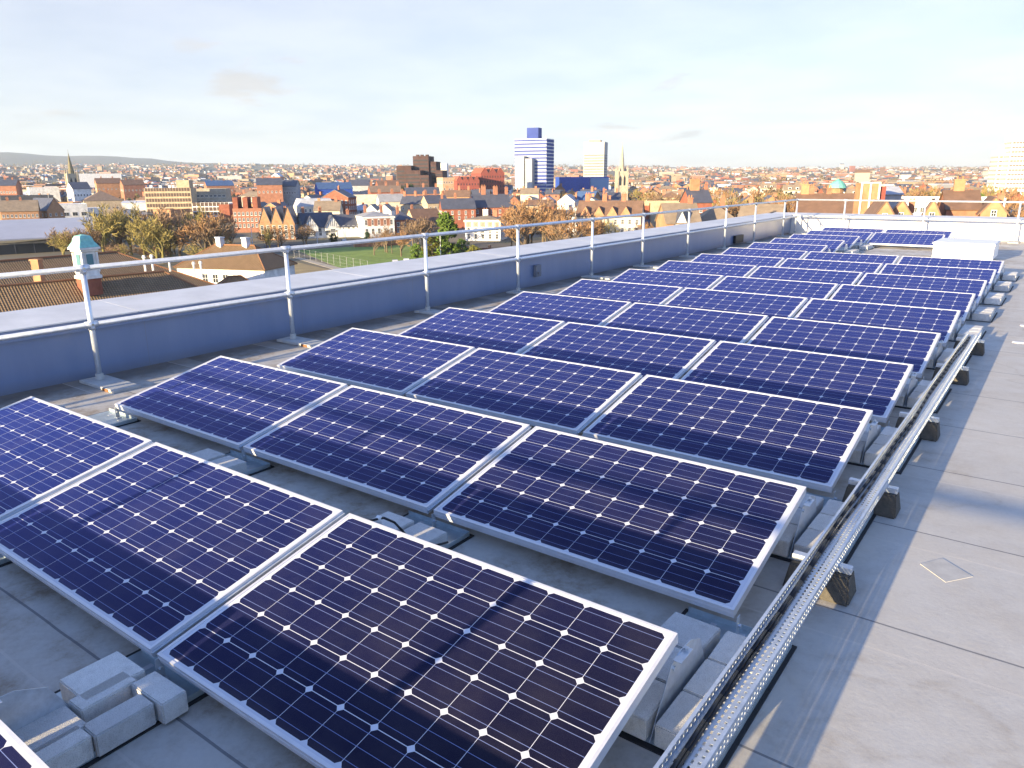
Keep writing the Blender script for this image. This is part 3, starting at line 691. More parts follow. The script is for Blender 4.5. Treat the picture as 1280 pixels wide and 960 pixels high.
def bands(e, Wd, D, H, z0, n, st, h, faces='flr', inset=0.6, mullion=2.2, m_glass=None, m_bar=None):
    for face in faces:
        L = (Wd if face in 'fb' else D) - 2 * inset
        for i in range(n):
            m = MB(); z = z0 + st * i; m.box(-L / 2, L / 2, -0.08, 0, z, z + h)
            k = int(L / mullion)
            for j in range(1, k): x = -L / 2 + L * j / k; m.box(x - 0.12, x + 0.12, -0.14, -0.081, z, z + h, 1)
            o = m.build('window_band', [m_glass or M_PANE, m_bar or M_FRAME], e)
            if face == 'f': o.location = (0, -D / 2 - 0.003, 0)
            elif face == 'l': o.location = (-Wd / 2 - 0.003, 0, 0); o.rotation_euler = (0, 0, -math.pi / 2)
            else: o.location = (Wd / 2 + 0.003, 0, 0); o.rotation_euler = (0, 0, math.pi / 2)

# ------------------------------------------------------------------ tall landmarks
# dark stepped office block
u = 525; d = 760
e = empty('office_block', 'dark brown stepped office block rising in terraces beside the skyline centre', 'office building', spot(u, d) + Vector((0, 0, gz(d))), math.atan2(spot(u, d).y - CAM.y, spot(u, d).x - CAM.x) - math.pi / 2 - R_(14))
H = lambda v: zat(u, v, d) - gz(d)
sx = d / F_PX * 1.06
mb_, md_ = mat('brown_cladding', (0.075, 0.045, 0.042), 0.85, 0, 0.3, 0.3, spec=0.15), mat('bronze_glass', (0.03, 0.026, 0.028), 0.25, 0, 0.2, 0.2)
for (a, b, v, y0, y1) in ((-25, -8, 207, -6, 18), (-8, 10, 195, 2, 26), (10, 18, 202, 4, 24), (18, 26, 213, 0, 22), (-14, 4, 213, -12, 4), (4, 14, 219, -14, 2)):
    m = MB(); m.box(a * sx, b * sx - 0.05, y0, y1, -2, H(v)); w_ = m.build('wall', mb_, e)
    m = MB(); k = int(H(v) / 3.4)
    for i in range(2, k): m.box(a * sx + 0.8, b * sx - 0.85, y0 - 0.12, y0 - 0.003, i * 3.4, i * 3.4 + 1.5)
    m.build('window_band', md_, w_)
m = MB(); [m.box(x * sx, (x + 3) * sx, 8, 12, H(195) + 0.01, H(193)) for x in (-6, -1, 5)]; m.build('roof_plant', mb_, e)
BL.append((e.location.x, e.location.y, 40))
# blue striped tower
u = 672; d = 900; P0 = spot(649.5, d)
e, Wd, Hh, D_ = building('tower_block', 'blue and white striped tower block with a blue roof cabin', 'tower block', 647, 689, 174.5, d, 26, 'flat', 1.0, 'white', 'grey', -20)
Mb = mat('blue_panel', (0.050, 0.075, 0.26), 0.85, 0, 0.15, 0.1, spec=0.12)
nf = 17; st = Hh / nf
for face, L, rot, off in (('f', Wd, 0, (0, -D_ / 2 - 0.004)), ('r', D_, math.pi / 2, (Wd / 2 + 0.004, 0)), ('l', D_, -math.pi / 2, (-Wd / 2 - 0.004, 0))):
    for i in range(nf):
        m = MB(); m.box(-L / 2 + 0.1, L / 2 - 0.1, -0.25, 0, i * st + st * ((0.58 if i > 6 else 0.42) if face != 'r' else 0.30), (i + 1) * st)
        pb = i < 9 and face == 'f'
        o = m.build('spandrel_band', Mb if (face != 'f' or i % 1 == 0) else M_FRAME, e); o.location = (off[0], off[1], 0); o.rotation_euler = (0, 0, rot)
        if face == 'f': o.scale.z = 1.0
for i in range(nf):
    m = MB(); m.box(-Wd / 2 + 0.1, Wd / 2 - 0.1, -0.14, 0, i * st, i * st + st * (0.575 if i > 6 else 0.415)); o = m.build('window_band', mat('pale_glazing', (0.36, 0.37, 0.41), 0.8, spec=0.15), e); o.location = (0, -D_ / 2 - 0.004, 0)
m = MB(); m.box(-0.2 * Wd, 0.16 * Wd, -4, 8, Hh + 0.15, Hh + (174 - 160) / F_PX * d); cab = m.build('roof_cabin', Mb, e)
m = MB(); m.tube((0, 0, Hh + 13.5), (0, 0, Hh + 17), 0.3, 0.2, 6); m.tube((0.46 * Wd, -D_ * .4, Hh + 1), (0.46 * Wd, -D_ * .4, Hh + 4.5), 0.5, 0.4, 6); m.build('mast', wm('grey'), e)
m = MB()
for x0, x1, v in ((-0.40, -0.12, 195), (-0.085, 0.13, 198)):
    m.box(x0 * Wd, x1 * Wd, -D_ / 2 - 9, -D_ / 2 - 0.3, -2, zat(664, v, d - 12) - gz(d))
m.build('stair_tower', mat('stair_panel', (0.36, 0.36, 0.37), 0.9, 0, 0.12, 0.1, spec=0.1), e)
m = MB(); m.box(-0.119 * Wd, -0.086 * Wd, -D_ / 2 - 7, -D_ / 2 - 0.3, -2, zat(664, 200, d - 12) - gz(d)); m.build('stair_glazing', M_PANE, e)
# low blue theatre-like block
e, Wd, Hh, D_ = building('blue_hall', 'long low blue clad building at the foot of the striped tower', 'building', 696, 758, 222, 980, 40, 'flat', 0.8, 'blue', 'lead', 10)
m = MB(); m.box(-Wd / 2, -Wd * 0.1, -D_ / 2 - 6, -D_ / 2 - 0.02, -2, Hh * 0.9); m.build('front_wing', wm('blue'), e)
m = MB(); m.box(Wd * 0.12, Wd * 0.5, -D_ / 2 - 2, -D_ / 2 - 0.02, Hh * 0.3, Hh * 0.98); m.build('glass_front', mat('blue_glass', (0.10, 0.22, 0.42), 0.2), e)
bands(e, Wd, D_, Hh, Hh * 0.35, 2, 4, 1.2, 'r')
# beige tower
e, Wd, Hh, D_ = building('tower_block', 'pale beige office tower with a fine grid of windows', 'tower block', 731, 757, 178.5, 1180, 26, 'flat', 1.2, 'beige', 'grey', -12)
bands(e, Wd, D_, Hh, 6, int(Hh / 4) - 5, 4.0, 1.7, 'fr', 0.9, 1.6, mat('beige_glass', (0.12, 0.115, 0.11), 0.5, spec=0.2), wm('beige'))
m = MB(); m.box(-Wd * .3, Wd * .25, -6, 6, Hh + 0.15, Hh + 4); m.build('roof_plant', wm('buff'), e)
# hazy white slab behind the dark block
e, Wd, Hh, D_ = building('tower_block', 'plain white slab tower half hidden behind the dark stepped block', 'tower block', 545, 560, 205, 1500, 20, 'flat', 1, 'white', 'grey', -10)
bands(e, Wd, D_, Hh, 6, 8, 4.5, 1.4, 'f', 1)
# far right tower flats
for (u0, u1, v, lab, dd) in ((1252, 1304, 170, 'tall cream tower of flats cut by the right frame edge', 640), (1239, 1256, 190, 'lower stepped wing of flats against the tall cream tower', 650)):
    e, Wd, Hh, D_ = building('flats_tower', lab, 'tower block', u0, u1, v, dd, 20, 'flat', 1.2, 'white', 'grey', 14)
    bands(e, Wd, D_, Hh, 3, int(Hh / 3) - 1, 3.0, 1.3, 'fl', 0.6, 1.8, mat('flat_glass', (0.16, 0.14, 0.12), 0.3), wm('white'))
    m = MB(); m.box(-Wd * .2, Wd * .3, -5, 5, Hh + 0.15, Hh + 5); m.build('roof_plant', wm('white'), e)
# churches
def church(label, u, v_top, v_sh, v_base, wpx, d, wk, spire_mat, turn=12):
    e = empty('church', label, 'church', spot(u, d) + Vector((0, 0, gz(d))), math.atan2(spot(u, d).y - CAM.y, spot(u, d).x - CAM.x) - math.pi / 2 + R_(turn))
    hw = wpx / F_PX * d / 2; zt, zs = zat(u, v_top, d) - gz(d), zat(u, v_sh, d) - gz(d)
    m = MB(); m.box(-hw, hw, -hw, hw, -2, zs); tw = m.build('tower', wm(wk), e)
    for sx_ in (-1, 1):
        for sy in (-1, 1):
            b = MB(); b.box(sx_ * hw - 0.7, sx_ * hw + 0.7, sy * hw - 0.7, sy * hw + 0.7, -2, zs * 0.96)
            b.solid([(sx_ * hw + q * 0.7, sy * hw + w * 0.7, zs * 0.961) for q, w in ((-1, -1), (1, -1), (1, 1), (-1, 1))], [(sx_ * hw + q * 0.02, sy * hw + w * 0.02, zs * 0.96 + hw * 1.6) for q, w in ((-1, -1), (1, -1), (1, 1), (-1, 1))])
            b.build('buttress', wm(wk), e)
    for s in (-1, 1):
        b = MB(); b.extrude([(s * hw * 0.42 - hw * 0.2, zs * 0.62), (s * hw * 0.42 + hw * 0.2, zs * 0.62), (s * hw * 0.42 + hw * 0.2, zs * 0.82), (s * hw * 0.42, zs * 0.9), (s * hw * 0.42 - hw * 0.2, zs * 0.82)], 'y', -hw - 0.12, -hw - 0.003)
        b.build('belfry_opening', M_PANE, tw)
    m = MB(); R8 = hw * 0.62; ring = [(R8 * math.cos(math.pi * (i + .5) / 4), R8 * math.sin(math.pi * (i + .5) / 4)) for i in range(8)]
    m.solid([(x, y, zs + 0.01) for x, y in ring], [(x * .02, y * .02, zt) for x, y in ring]); m.tube((0, 0, zt - 0.5), (0, 0, zt + 2.0), 0.12, 0.08, 6)
    sp = m.build('spire', spire_mat, e)
    m = MB()
    for k in range(4):
        a = math.pi / 2 * k; c, s_ = math.cos(a), math.sin(a); zz = zs + (zt - zs) * 0.14
        r0 = R8 * 0.82; q = [(r0 * c - s_ * o, r0 * s_ + c * o) for o in (-hw * .16, hw * .16)]
        m.solid([(*q[0], zs + .3), (*q[1], zs + .3), (q[1][0] * .75, q[1][1] * .75, zs + .3), (q[0][0] * .75, q[0][1] * .75, zs + .3)], [(r0 * c * .93, r0 * s_ * .93, zz + hw * .55), (r0 * c * .92, r0 * s_ * .92, zz + hw * .55), (r0 * c * .7, r0 * s_ * .7, zz + hw * .55), (r0 * c * .71, r0 * s_ * .71, zz + hw * .55)])
    m.build('lucarne', wm(wk), sp)
    n_ = MB(); b_ = hw * 0.95; L = hw * 6; Hn = zs * 0.38
    n_.extrude([(hw * -0.9, -2), (hw * .9, -2), (hw * .9, Hn), (0, Hn + hw * 1.1), (-hw * .9, Hn)], 'y', hw + .02, hw + L); n_.build('nave', wm(wk), e)
    n_ = MB()
    for sg in (-1, 1): n_.solid([(sg * hw * 1.05, hw + .02, Hn - .1), (sg * hw * 1.05, hw + L + .3, Hn - .1), (0, hw + L + .3, Hn + hw * 1.12), (0, hw + .02, Hn + hw * 1.12)], [(sg * hw * 1.05, hw + .02, Hn + .2), (sg * hw * 1.05, hw + L + .3, Hn + .2), (0, hw + L + .3, Hn + hw * 1.12 + .3), (0, hw + .02, Hn + hw * 1.12 + .3)])
    n_.build('nave_roof', rm('slate'), e)
    BL.append((e.location.x, e.location.y, hw * 5))
church('pale stone church with a tall slender spire right of the beige tower', 777, 180, 214, 242, 11.5, 640, 'tan', wm('tan'))
church('dark stone church spire on a brick tower before the hills', 90, 190, 217, 228, 9.5, 760, 'stone', mat('spire_stone', (0.17, 0.15, 0.09), 0.9, 0, 0.2, 0.4))
# maroon gabled office complex
e, Wd, Hh, D_ = building('office_complex', 'maroon brick office complex with a row of pointed red roofs', 'office building', 594, 625, 217, 700, 30, 'cross', 5, 'maroon', 'red', 18, 3, (9, 6, 1.2, 1.9, dict(faces='fl', fr=wm('maroon'), z0=3)))
building('office_complex', 'lower terraced maroon brick wing stepping down beside the pointed roofs', 'office building', 567, 596, 226, 680, 24, 'cross', 4, 'maroon', 'red', 12, 4, (8, 4, 1.2, 1.8, dict(faces='f', fr=wm('maroon'), z0=3)))
building('office_block', 'small grey and yellow office box right of the dark stepped block', 'office building', 549, 566, 223, 690, 16, 'flat', .8, 'buff', 'grey', 20, 1, (5, 4, 1.4, 1.8))
# green copper dome
u = 1048; d = 330; e = empty('domed_turret', 'orange brick turret with a green copper dome beyond the far parapet', 'turret', spot(u, d) + Vector((0, 0, gz(d))), 0.3)
z1 = zat(u, 235, d) - gz(d); hw = 2.2
m = MB(); m.tube((0, 0, -2), (0, 0, z1), hw * 0.95, hw * 0.95, 10); dr = m.build('drum', wm('orange'), e)
m = MB(); pr = [(hw * 1.55, 0.0), (hw * 1.5, 0.5), (hw * 1.25, 1.5), (hw * 0.8, 2.5), (hw * 0.3, 3.1), (0.1, 3.6)]
for (r0, h0), (r1, h1) in zip(pr, pr[1:]): m.tube((0, 0, z1 + h0), (0, 0, z1 + h1), r0, r1, 14)
m.build('dome', mat('copper', (0.15, 0.42, 0.34), 0.6, 0, 0.25, 0.8), e)

# ------------------------------------------------------------------ the left: hall, offices, sheds
ring = [at(-60, 320, -19), at(108, 318, -19)]
e, Wd, Hh, D_ = building('sports_hall', 'broad hall with a shallow curved pale grey roof and dark glazing', 'hall', -70, 107, 304, 330, 62, 'flat', 0.3, 'tan', 'grey', 8)
m = MB(); N = 14; a0 = -D_ / 2 - 3; a1 = D_ / 2 + 3; prof = [(a0 + (a1 - a0) * i / N, Hh + 0.6 + 6.5 * math.sin(math.pi * min(1, 0.06 + 0.9 * i / N)) ) for i in range(N + 1)]
m.extrude(prof + [(y, z - 0.5) for y, z in reversed(prof)], 'x', -Wd / 2 - 2, Wd / 2 + 3); m.build('curved_roof', mat('hall_roof', (0.42, 0.42, 0.46), 0.45, 0, 0.08, 0.1), e)
bands(e, Wd, D_, Hh, Hh - 4.2, 1, 4, 3.9, 'fr', 0.3, 6.0, M_PANE, wm('dark'))
e, Wd, Hh, D_ = building('office_building', 'long beige five storey office slab with rows of windows', 'office building', 181, 241, 236.5, 540, 16, 'flat', 0.6, 'buff', 'grey', -14)
bands(e, Wd, D_, Hh, 2.0, 6, Hh / 6.0, 2.1, 'f', 0.5, 1.6, mat('brown_glass', (0.10, 0.065, 0.05), 0.3), wm('buff'))
m = MB(); m.box(Wd * .18, Wd * .46, -5, 6, Hh + .15, zat(236, 225, 540) - gz(540)); m.build('lift_house', wm('buff'), e)
m = MB(); [m.box(x * Wd, x * Wd + 1.5, -5, -3, Hh + .13, Hh + 2.5) for x in (-.4, -.2, .0, .08)]; m.build('roof_plant', wm('white'), e)
e, Wd, Hh, D_ = building('office_building', 'lower office wing of white bands with a red brick end', 'office building', 240, 288, 255, 500, 18, 'flat', 0.5, 'white', 'dark', -14)
bands(e, Wd, D_, Hh, 1.5, 4, Hh / 4.0, 2.2, 'f', 0.3, 2.2, mat('brown_glass', (0.10, 0.065, 0.05), 0.3))
m = MB(); m.box(Wd * .22, Wd * .5 + .03, -D_ / 2 - .3, D_ / 2, -2, Hh - .3); m.build('brick_end', wm('red'), e)
building('office_building', 'dark roofed block rising behind the white banded office wing', 'office building', 240, 284, 240, 560, 22, 'flat', 2.2, 'tan', 'dark', -10, 1, (8, 4, 2, 1.5))
e, Wd, Hh, D_ = building('office_building', 'red brick modern block with recessed corner bays', 'office building', 289, 326, 262, 400, 20, 'flat', 0.6, 'brick', 'grey', -6, 1, (7, 3, 1.1, 1.7, dict(faces='fr', z0=2)))
m = MB(); [m.box(x * Wd, x * Wd + Wd * .17, -D_ / 2 + 1, D_ / 2 - 1, Hh + .15, Hh + 5.8) for x in (-.48, -.14, .2)]; m.build('roof_bay', wm('red'), e)
building('shed', 'white box-shaped sheds with a shuttered door beside the van park', 'shed', 67, 101, 256, 545, 22, 'flat', 0.4, 'white', 'pale', 6, 1, (3, 1, 3, 2.2, dict(z0=0.5)))
building('shed', 'smaller white flat shed right of the box-shaped white sheds', 'shed', 101, 120, 261, 555, 18, 'flat', 0.4, 'white', 'pale', 6, 1, (3, 1, 2, 1.6))
building('shed', 'white and grey shed against the long beige office slab', 'shed', 150, 182, 254, 560, 20, 'gable', 1.2, 'pale', 'pale', -8, 1, (4, 1, 1.5, 1.6))
building('school', 'broad brown pitched roof building behind the van park', 'school', 98, 148, 251, 640, 26, 'hip', 7, 'buff', 'brown', 4, 1, (9, 1, 1.6, 1.6), chim=((.3, -.2, 1.5),))
building('terrace', 'orange brick terrace with projecting bays under a tan roof', 'terraced houses', -6, 42, 264, 500, 14, 'gable', 5.5, 'orange', 'tan', -4, 1, (9, 2, 1.1, 1.6), chim=((-.6, 0, 1.4), (.1, 0, 1.4)))
building('gabled_house', 'orange brick gable end with a dark roof right of the bayed terrace', 'house', 38, 63, 263, 510, 20, 'cross', 6.5, 'orange', 'slate', 28, 1, (3, 2, 1.1, 1.6))
building('depot', 'long low depot with a blue edged flat roof and red panel', 'depot', -5, 62, 246, 640, 26, 'flat', 0.8, 'dark', 'blue', 2, 1, (12, 1, 2.2, 2.4, dict(z0=0.6)))
building('warehouse', 'white windowless warehouse front with a blue end behind the depot', 'warehouse', 32, 70, 235, 770, 26, 'flat', 0.5, 'white', 'pale', 4)
building('stadium_shed', 'huge pale blue flat roofed shed below the hills', 'shed', 96, 152, 217.5, 1350, 60, 'flat', 0.6, 'pale', 'pale', 0)
for i, (u0, u1, v, d, wk, rk, lab) in enumerate(((0, 22, 232, 800, 'brick', 'slate', 'brick terrace roofs at the left frame edge below the spire'), (118, 150, 229, 900, 'orange', 'tile', 'orange brick terrace right of the dark church spire'), (84, 108, 236, 700, 'white', 'slate', 'white fronted range at the foot of the dark church spire'),
        (150, 178, 231, 880, 'brick', 'tile', 'brown roofed terrace left above the beige office slab'), (255, 290, 232, 860, 'brick', 'blue', 'brick hall with a dark blue roof behind the office wings'), (320, 352, 231, 640, 'brick', 'slate', 'red brick range with a steep slate roof left of the blue roofs'),
        (352, 372, 233, 650, 'grey', 'slate', 'grey gabled range with slate roof at the left of the blue shed'), (394, 438, 236, 660, 'blue', 'blue', 'long bright blue roofed shed among slate roofs'), (436, 462, 232, 690, 'grey', 'slate', 'slate roofed range right of the bright blue shed'), (470, 498, 233, 670, 'red', 'tile', 'red gabled range left of the dark stepped block'))):
    building('range', lab, 'building', u0, u1, v, d, 16, 'gable', 5, wk, rk, rng.uniform(-20, 20), 1, (6, 2, 1.2, 1.6), chim=((-.5, 0, 1.5), (.4, 0, 1.5)) if wk in ('brick', 'orange', 'red') else ())

# ------------------------------------------------------------------ middle: villas and gabled houses round the green
building('gabled_houses', 'orange brick row of three steep gables with stone bays', 'house', 321, 367, 280, 345, 13, 'cross', 7, 'orange', 'slate', -10, 3, (6, 3, 1.2, 1.9, dict(faces='fr', z0=.8)), chim=((.36, .2, 2.5), (-.3, .2, 2.5)))
e, Wd, Hh, D_ = building('timbered_house', 'white rendered house with half timbered gables and a dark roof', 'house', 369, 412, 284, 350, 12, 'gable', 6.0, 'white', 'slate', 16, 1, (5, 2, 1.3, 1.7, dict(faces='fl', z0=1)), chim=((-.75, 0, 2.2), (.3, 0, 2.2)))
for x in (-.62, .72):
    m = MB(); c = x * Wd / 2; m.extrude([(c - 3.2, 3.2), (c + 3.2, 3.2), (c + 3.2, Hh), (c, Hh + 4.6), (c - 3.2, Hh)], 'y', -D_ / 2 - 1.6, -D_ / 2 + 3); g = m.build('gable_bay', wm('white'), e)
    m = MB()
    for sg in (-1, 1): m.solid([(c + sg * 3.6, -D_ / 2 - 1.9, Hh - .5), (c + sg * 3.6, -D_ / 2 + 4, Hh - .5), (c, -D_ / 2 + 4, Hh + 4.75), (c, -D_ / 2 - 1.9, Hh + 4.75)], [(c + sg * 3.6, -D_ / 2 - 1.9, Hh - .2), (c + sg * 3.6, -D_ / 2 + 4, Hh - .2), (c, -D_ / 2 + 4, Hh + 5.05), (c, -D_ / 2 - 1.9, Hh + 5.05)])
    m.build('bay_roof', rm('slate'), g)
    m = MB(); [m.box(c + k * 0.9 - .09, c + k * 0.9 + .09, -D_ / 2 - 1.66, -D_ / 2 - 1.603, Hh + .2, Hh + 4.2 - abs(k) * 1.35) for k in (-2, -1, 0, 1, 2)]; m.build('timber', wm('dark'), g)
    o = obj('window', win_mesh(2.2, 1.7, M_FRAME, 2), e); o.location = (c, -D_ / 2 - 1.605, Hh - 2.6); o = obj('window', win_mesh(2.2, 1.7, M_FRAME, 2), e); o.location = (c, -D_ / 2 - 1.605, 1.2)
building('timbered_house', 'white house wing over a red brick ground floor, dark roof', 'house', 413, 444, 283, 352, 11, 'gable', 5.0, 'white', 'slate', 12, 1, (5, 1, 1.2, 1.5, dict(z0=4.5)), chim=((.2, 0, 2.0),))
building('brick_block', 'large red brick block with white dormers in a grey mansard', 'flats', 366, 413, 258, 430, 18, 'mansard', 4.0, 'cream', 'lead', 10, 1, (8, 3, 1.2, 1.8))
building('brick_block', 'tall red brick gable ended block beside the grey mansard', 'flats', 411, 434, 247, 440, 16, 'gable', 4.0, 'red', 'slate', 62, 1, (4, 4, 1.1, 1.8, dict(faces='fl', z0=1)), chim=((0, 0, 2.0),))
building('long_block', 'long windowless cream block behind the white gabled house', 'building', 431, 486, 245, 520, 18, 'flat', .6, 'cream', 'grey', 6)
building('gabled_houses', 'pair of white gables with dark roofs above the stucco villa', 'house', 455, 490, 264, 440, 12, 'cross', 3.6, 'white', 'slate', -12, 2, (4, 2, 1.2, 1.6), chim=((.5, .3, 2.2),))
e, Wd, Hh, D_ = building('stucco_villa', 'square white stucco villa with brick panels, left of the conifer', 'house', 444, 485, 271, 345, 17, 'hip', 2.2, 'white', 'grey', 14, 1, (5, 2, 1.3, 2.4, dict(faces='f', z0=1)), chim=((.6, .3, 2.2), (-.4, .5, 2.0)))
m = MB(); [m.box(x * Wd - 1.1, x * Wd + 1.1, -D_ / 2 - .05, -D_ / 2 - .003, Hh * .56, Hh * .9) for x in (-.3, -.1, .1, .3)]; m.build('brick_panel', wm('brick'), e)
m = MB(); m.box(-Wd / 2 - .4, Wd / 2 + .4, -D_ / 2 - .45, -D_ / 2 - .06, Hh - .7, Hh - .01); m.build('cornice', wm('white'), e)
building('brick_house', 'red brick side house with a white bay, beside the stucco villa', 'house', 486, 511, 275, 358, 14, 'hip', 3.5, 'red', 'slate', 14, 1, (3, 2, 1.3, 2.0, dict(faces='fl', z0=1)), chim=((-.3, 0, 2),))
building('tiled_house', 'house with a broad brown tiled roof left of the conifer', 'house', 508, 546, 277, 420, 14, 'gable', 6.5, 'buff', 'tile', 24, 1, (4, 2, 1.1, 1.5), chim=((-.8, 0, 2),))
building('brick_house', 'red brick house with grey slate roof above the conifer', 'house', 549, 592, 261, 400, 13, 'gable', 5.0, 'red', 'slate', 8, 1, (5, 2, 1.1, 1.8, dict(faces='fl', z0=4)), chim=((-.1, 0, 2.4), (-.9, 0, 2.4)))
building('brick_house', 'tall gabled brick house with two big chimneys and skylights', 'house', 588, 636, 259, 410, 15, 'gable', 6.5, 'red', 'slate', 10, 1, (5, 2, 1.2, 1.9, dict(faces='fl', z0=3)), chim=((-.35, 0, 4.6, 2.4, 1.2), (.3, 0, 4.2, 2.4, 1.2), (.9, 0, 3.5, 1.6, 1)))
e, Wd, Hh, D_ = building('stucco_villa', 'white stucco villa with brick panels and heavy cornice, right of the conifer', 'house', 584, 630, 275, 318, 15, 'hip', 1.6, 'white', 'tan', -12, 1, (5, 3, 1.3, 2.2, dict(faces='fr', z0=.6)), chim=((-.1, .3, 2.4, 2.2, 1.0, 'white'), (.45, .3, 2.2, 2.0, 1.0, 'brick')))
m = MB(); [m.box(x * Wd - 1.0, x * Wd + 1.0, -D_ / 2 - .05, -D_ / 2 - .003, Hh * .66, Hh * .93) for x in (-.4, -.2, .0, .2, .4)]; m.build('brick_panel', wm('brick'), e)
m = MB(); m.box(-Wd / 2 - .4, Wd / 2 + .4, -D_ / 2 - .5, -D_ / 2 - .06, Hh - .8, Hh - .01); m.box(-Wd / 2 - .1, Wd / 2 + .1, -D_ / 2 - .25, -D_ / 2 - .055, Hh * .46, Hh * .50); m.build('cornice', wm('white'), e)
for i, (u0, u1, v, d, wk, rk, t, lab) in enumerate(((470, 505, 252, 500, 'cream', 'grey', 12, 'cream house with white dormers above the white gables'), (502, 532, 255, 480, 'buff', 'slate', -16, 'buff gabled house with tall chimneys below the dark stepped block'), (528, 556, 254, 470, 'buff', 'slate', 20, 'buff brick house with a blue slate roof right of its twin gable'),
        (505, 548, 242, 600, 'brick', 'slate', 6, 'row of chimneys and slate roofs just below the dark stepped block'), (556, 588, 246, 560, 'orange', 'tile', -8, 'orange brick terrace below the maroon office complex'), (460, 500, 240, 600, 'red', 'brown', 10, 'red brick terrace with chimneys above the long cream block'))):
    building('town_house', lab, 'house', u0, u1, v, d, 13, 'gable', 4.6, wk, rk, t, 1, (4, 2, 1.1, 1.6), chim=((-.85, 0, 2.8, 1.6, 1), (.1, 0, 2.8, 1.6, 1), (.85, 0, 2.6, 1.6, 1)))

# ------------------------------------------------------------------ right of the villas
building('flat_block', 'low ochre flat roofed block behind the bare orange trees', 'building', 632, 676, 259, 420, 16, 'flat', .5, 'buff', 'grey', 4)
building('town_house', 'white gabled house with grey roof lights above the orange trees', 'house', 700, 722, 252, 470, 13, 'cross', 4, 'white', 'lead', -14, 1, (2, 2, 1.2, 1.6), chim=((.8, .3, 2.4),))
building('town_house', 'house with a bright blue roof and orange gable below the church', 'house', 722, 748, 250, 480, 14, 'gable', 5, 'orange', 'blue', -24, 1, (3, 2, 1.2, 1.6), chim=((.5, 0, 2.8, 1.6, 1),))
building('town_house', 'red brick house with a dark roof right of the blue roof', 'house', 748, 776, 250, 500, 13, 'gable', 4.5, 'red', 'slate', 10, 1, (4, 2, 1.1, 1.6), chim=((-.5, 0, 2.6), (.7, 0, 2.6)))
e, Wd, Hh, D_ = building('bay_terrace', 'long cream terrace with stone mullioned bay windows behind bare trees', 'terraced houses', 724, 806, 270, 300, 13, 'gable', 5.5, 'cream', 'tile', -8, 1, (9, 3, 1.3, 2.0, dict(faces='f', z0=1, bars=2)), chim=((-.75, 0, 2.8, 1.8, 1), (-.2, 0, 2.8, 1.8, 1), (.4, 0, 2.8, 1.8, 1)))
for x in (-.72, -.3, .12, .54):
    m = MB(); c = x * Wd / 2; m.extrude([(c - 2.2, Hh), (c + 2.2, Hh), (c, Hh + 3.6)], 'y', -D_ / 2 - .3, -D_ / 2 + 4); m.build('dormer_gable', wm('orange'), e)
for (u0, u1, v, lab) in ((783, 809, 256, 'left of two pale brick boxes with dark flat roofs'), (811, 859, 254.5, 'right and wider of two pale brick boxes with dark flat roofs')):
    e, Wd, Hh, D_ = building('flats', lab, 'flats', u0, u1, v, 380, 16, 'flat', .9, 'buff', 'dark', 12, 1, (4, 4, 1.4, 1.5, dict(faces='r')))
    m = MB(); m.box(Wd * .12, Wd * .5 + .03, -D_ / 2 - .1, -D_ / 2 - .003, -2, Hh - .4); m.build('brick_side', wm('red' if u0 < 800 else 'dark'), e)
building('brick_house', 'orange brick house with one great chimney stack, before the bare trees', 'house', 857, 886, 253, 300, 12, 'gable', 4.5, 'red', 'slate', 20, 1, (3, 2, 1.1, 1.6, dict(z0=6)), chim=((-.2, 0, 4.0, 3.6, 1.4, 'orange'), (.9, 0, 2.2)))
e, Wd, Hh, D_ = building('tiled_house', 'house with an orange tiled roof and a white dormer, close beyond the left parapet', 'house', 828, 872, 279, 190, 12, 'gable', 4.4, 'orange', 'tan', 14, 1, chim=((.7, 0, 1.5),))
m = MB(); m.extrude([(-2.2, Hh - .6), (1.0, Hh - .6), (-.6, Hh + 2.9)], 'y', -D_ / 2 - .2, -D_ / 2 + 4); g = m.build('dormer_gable', wm('white'), e)
m = MB()
for (xa, xb) in ((-2.5, -.6), (1.3, -.6)): m.solid([(xa, -D_ / 2 - .4, Hh - .9), (xa, -D_ / 2 + 4.5, Hh - .9), (xb, -D_ / 2 + 4.5, Hh + 3.0), (xb, -D_ / 2 - .4, Hh + 3.0)], [(xa, -D_ / 2 - .4, Hh - .7), (xa, -D_ / 2 + 4.5, Hh - .7), (xb, -D_ / 2 + 4.5, Hh + 3.2), (xb, -D_ / 2 - .4, Hh + 3.2)])
m.build('dormer_roof', rm('slate'), g)
building('tiled_house', 'orange tiled roof with a hipped end right of the white dormer', 'house', 872, 924, 277, 200, 12, 'hip', 4.0, 'orange', 'tan', 6, chim=((.3, 0, 1.8),))
building('tiled_house', 'low tan roof seen over the parapet beside the far corner', 'house', 930, 985, 273, 230, 12, 'gable', 3.6, 'brick', 'tan', -8, chim=((-.6, 0, 2),))
building('tiled_house', 'brown roofed house with a double chimney at the far roof corner', 'house', 998, 1072, 266, 215, 13, 'gable', 4.6, 'brick', 'tile', 4, 1, chim=((-.75, 0, 2.6, 2.0, 1.0, 'orange'), (-.5, 0, 2.0), (.1, 0, 1.6)))
e, Wd, Hh, D_ = building('stair_tower', 'orange panelled lift tower in a white frame beyond the far rail', 'tower', 1074, 1097, 231, 190, 5, 'flat', .3, 'orange', 'grey', 16)
m = MB()
for x in (-.5, .0, .5): m.box(x * Wd - .17, x * Wd + .17, -D_ / 2 - .25, -D_ / 2 - .003, -2, Hh + .3)
for z in (Hh - .1, Hh * .78, Hh * .56): m.box(-Wd / 2 + .171, Wd / 2 - .171, -D_ / 2 - .22, -D_ / 2 - .004, z, z + .3) if False else None
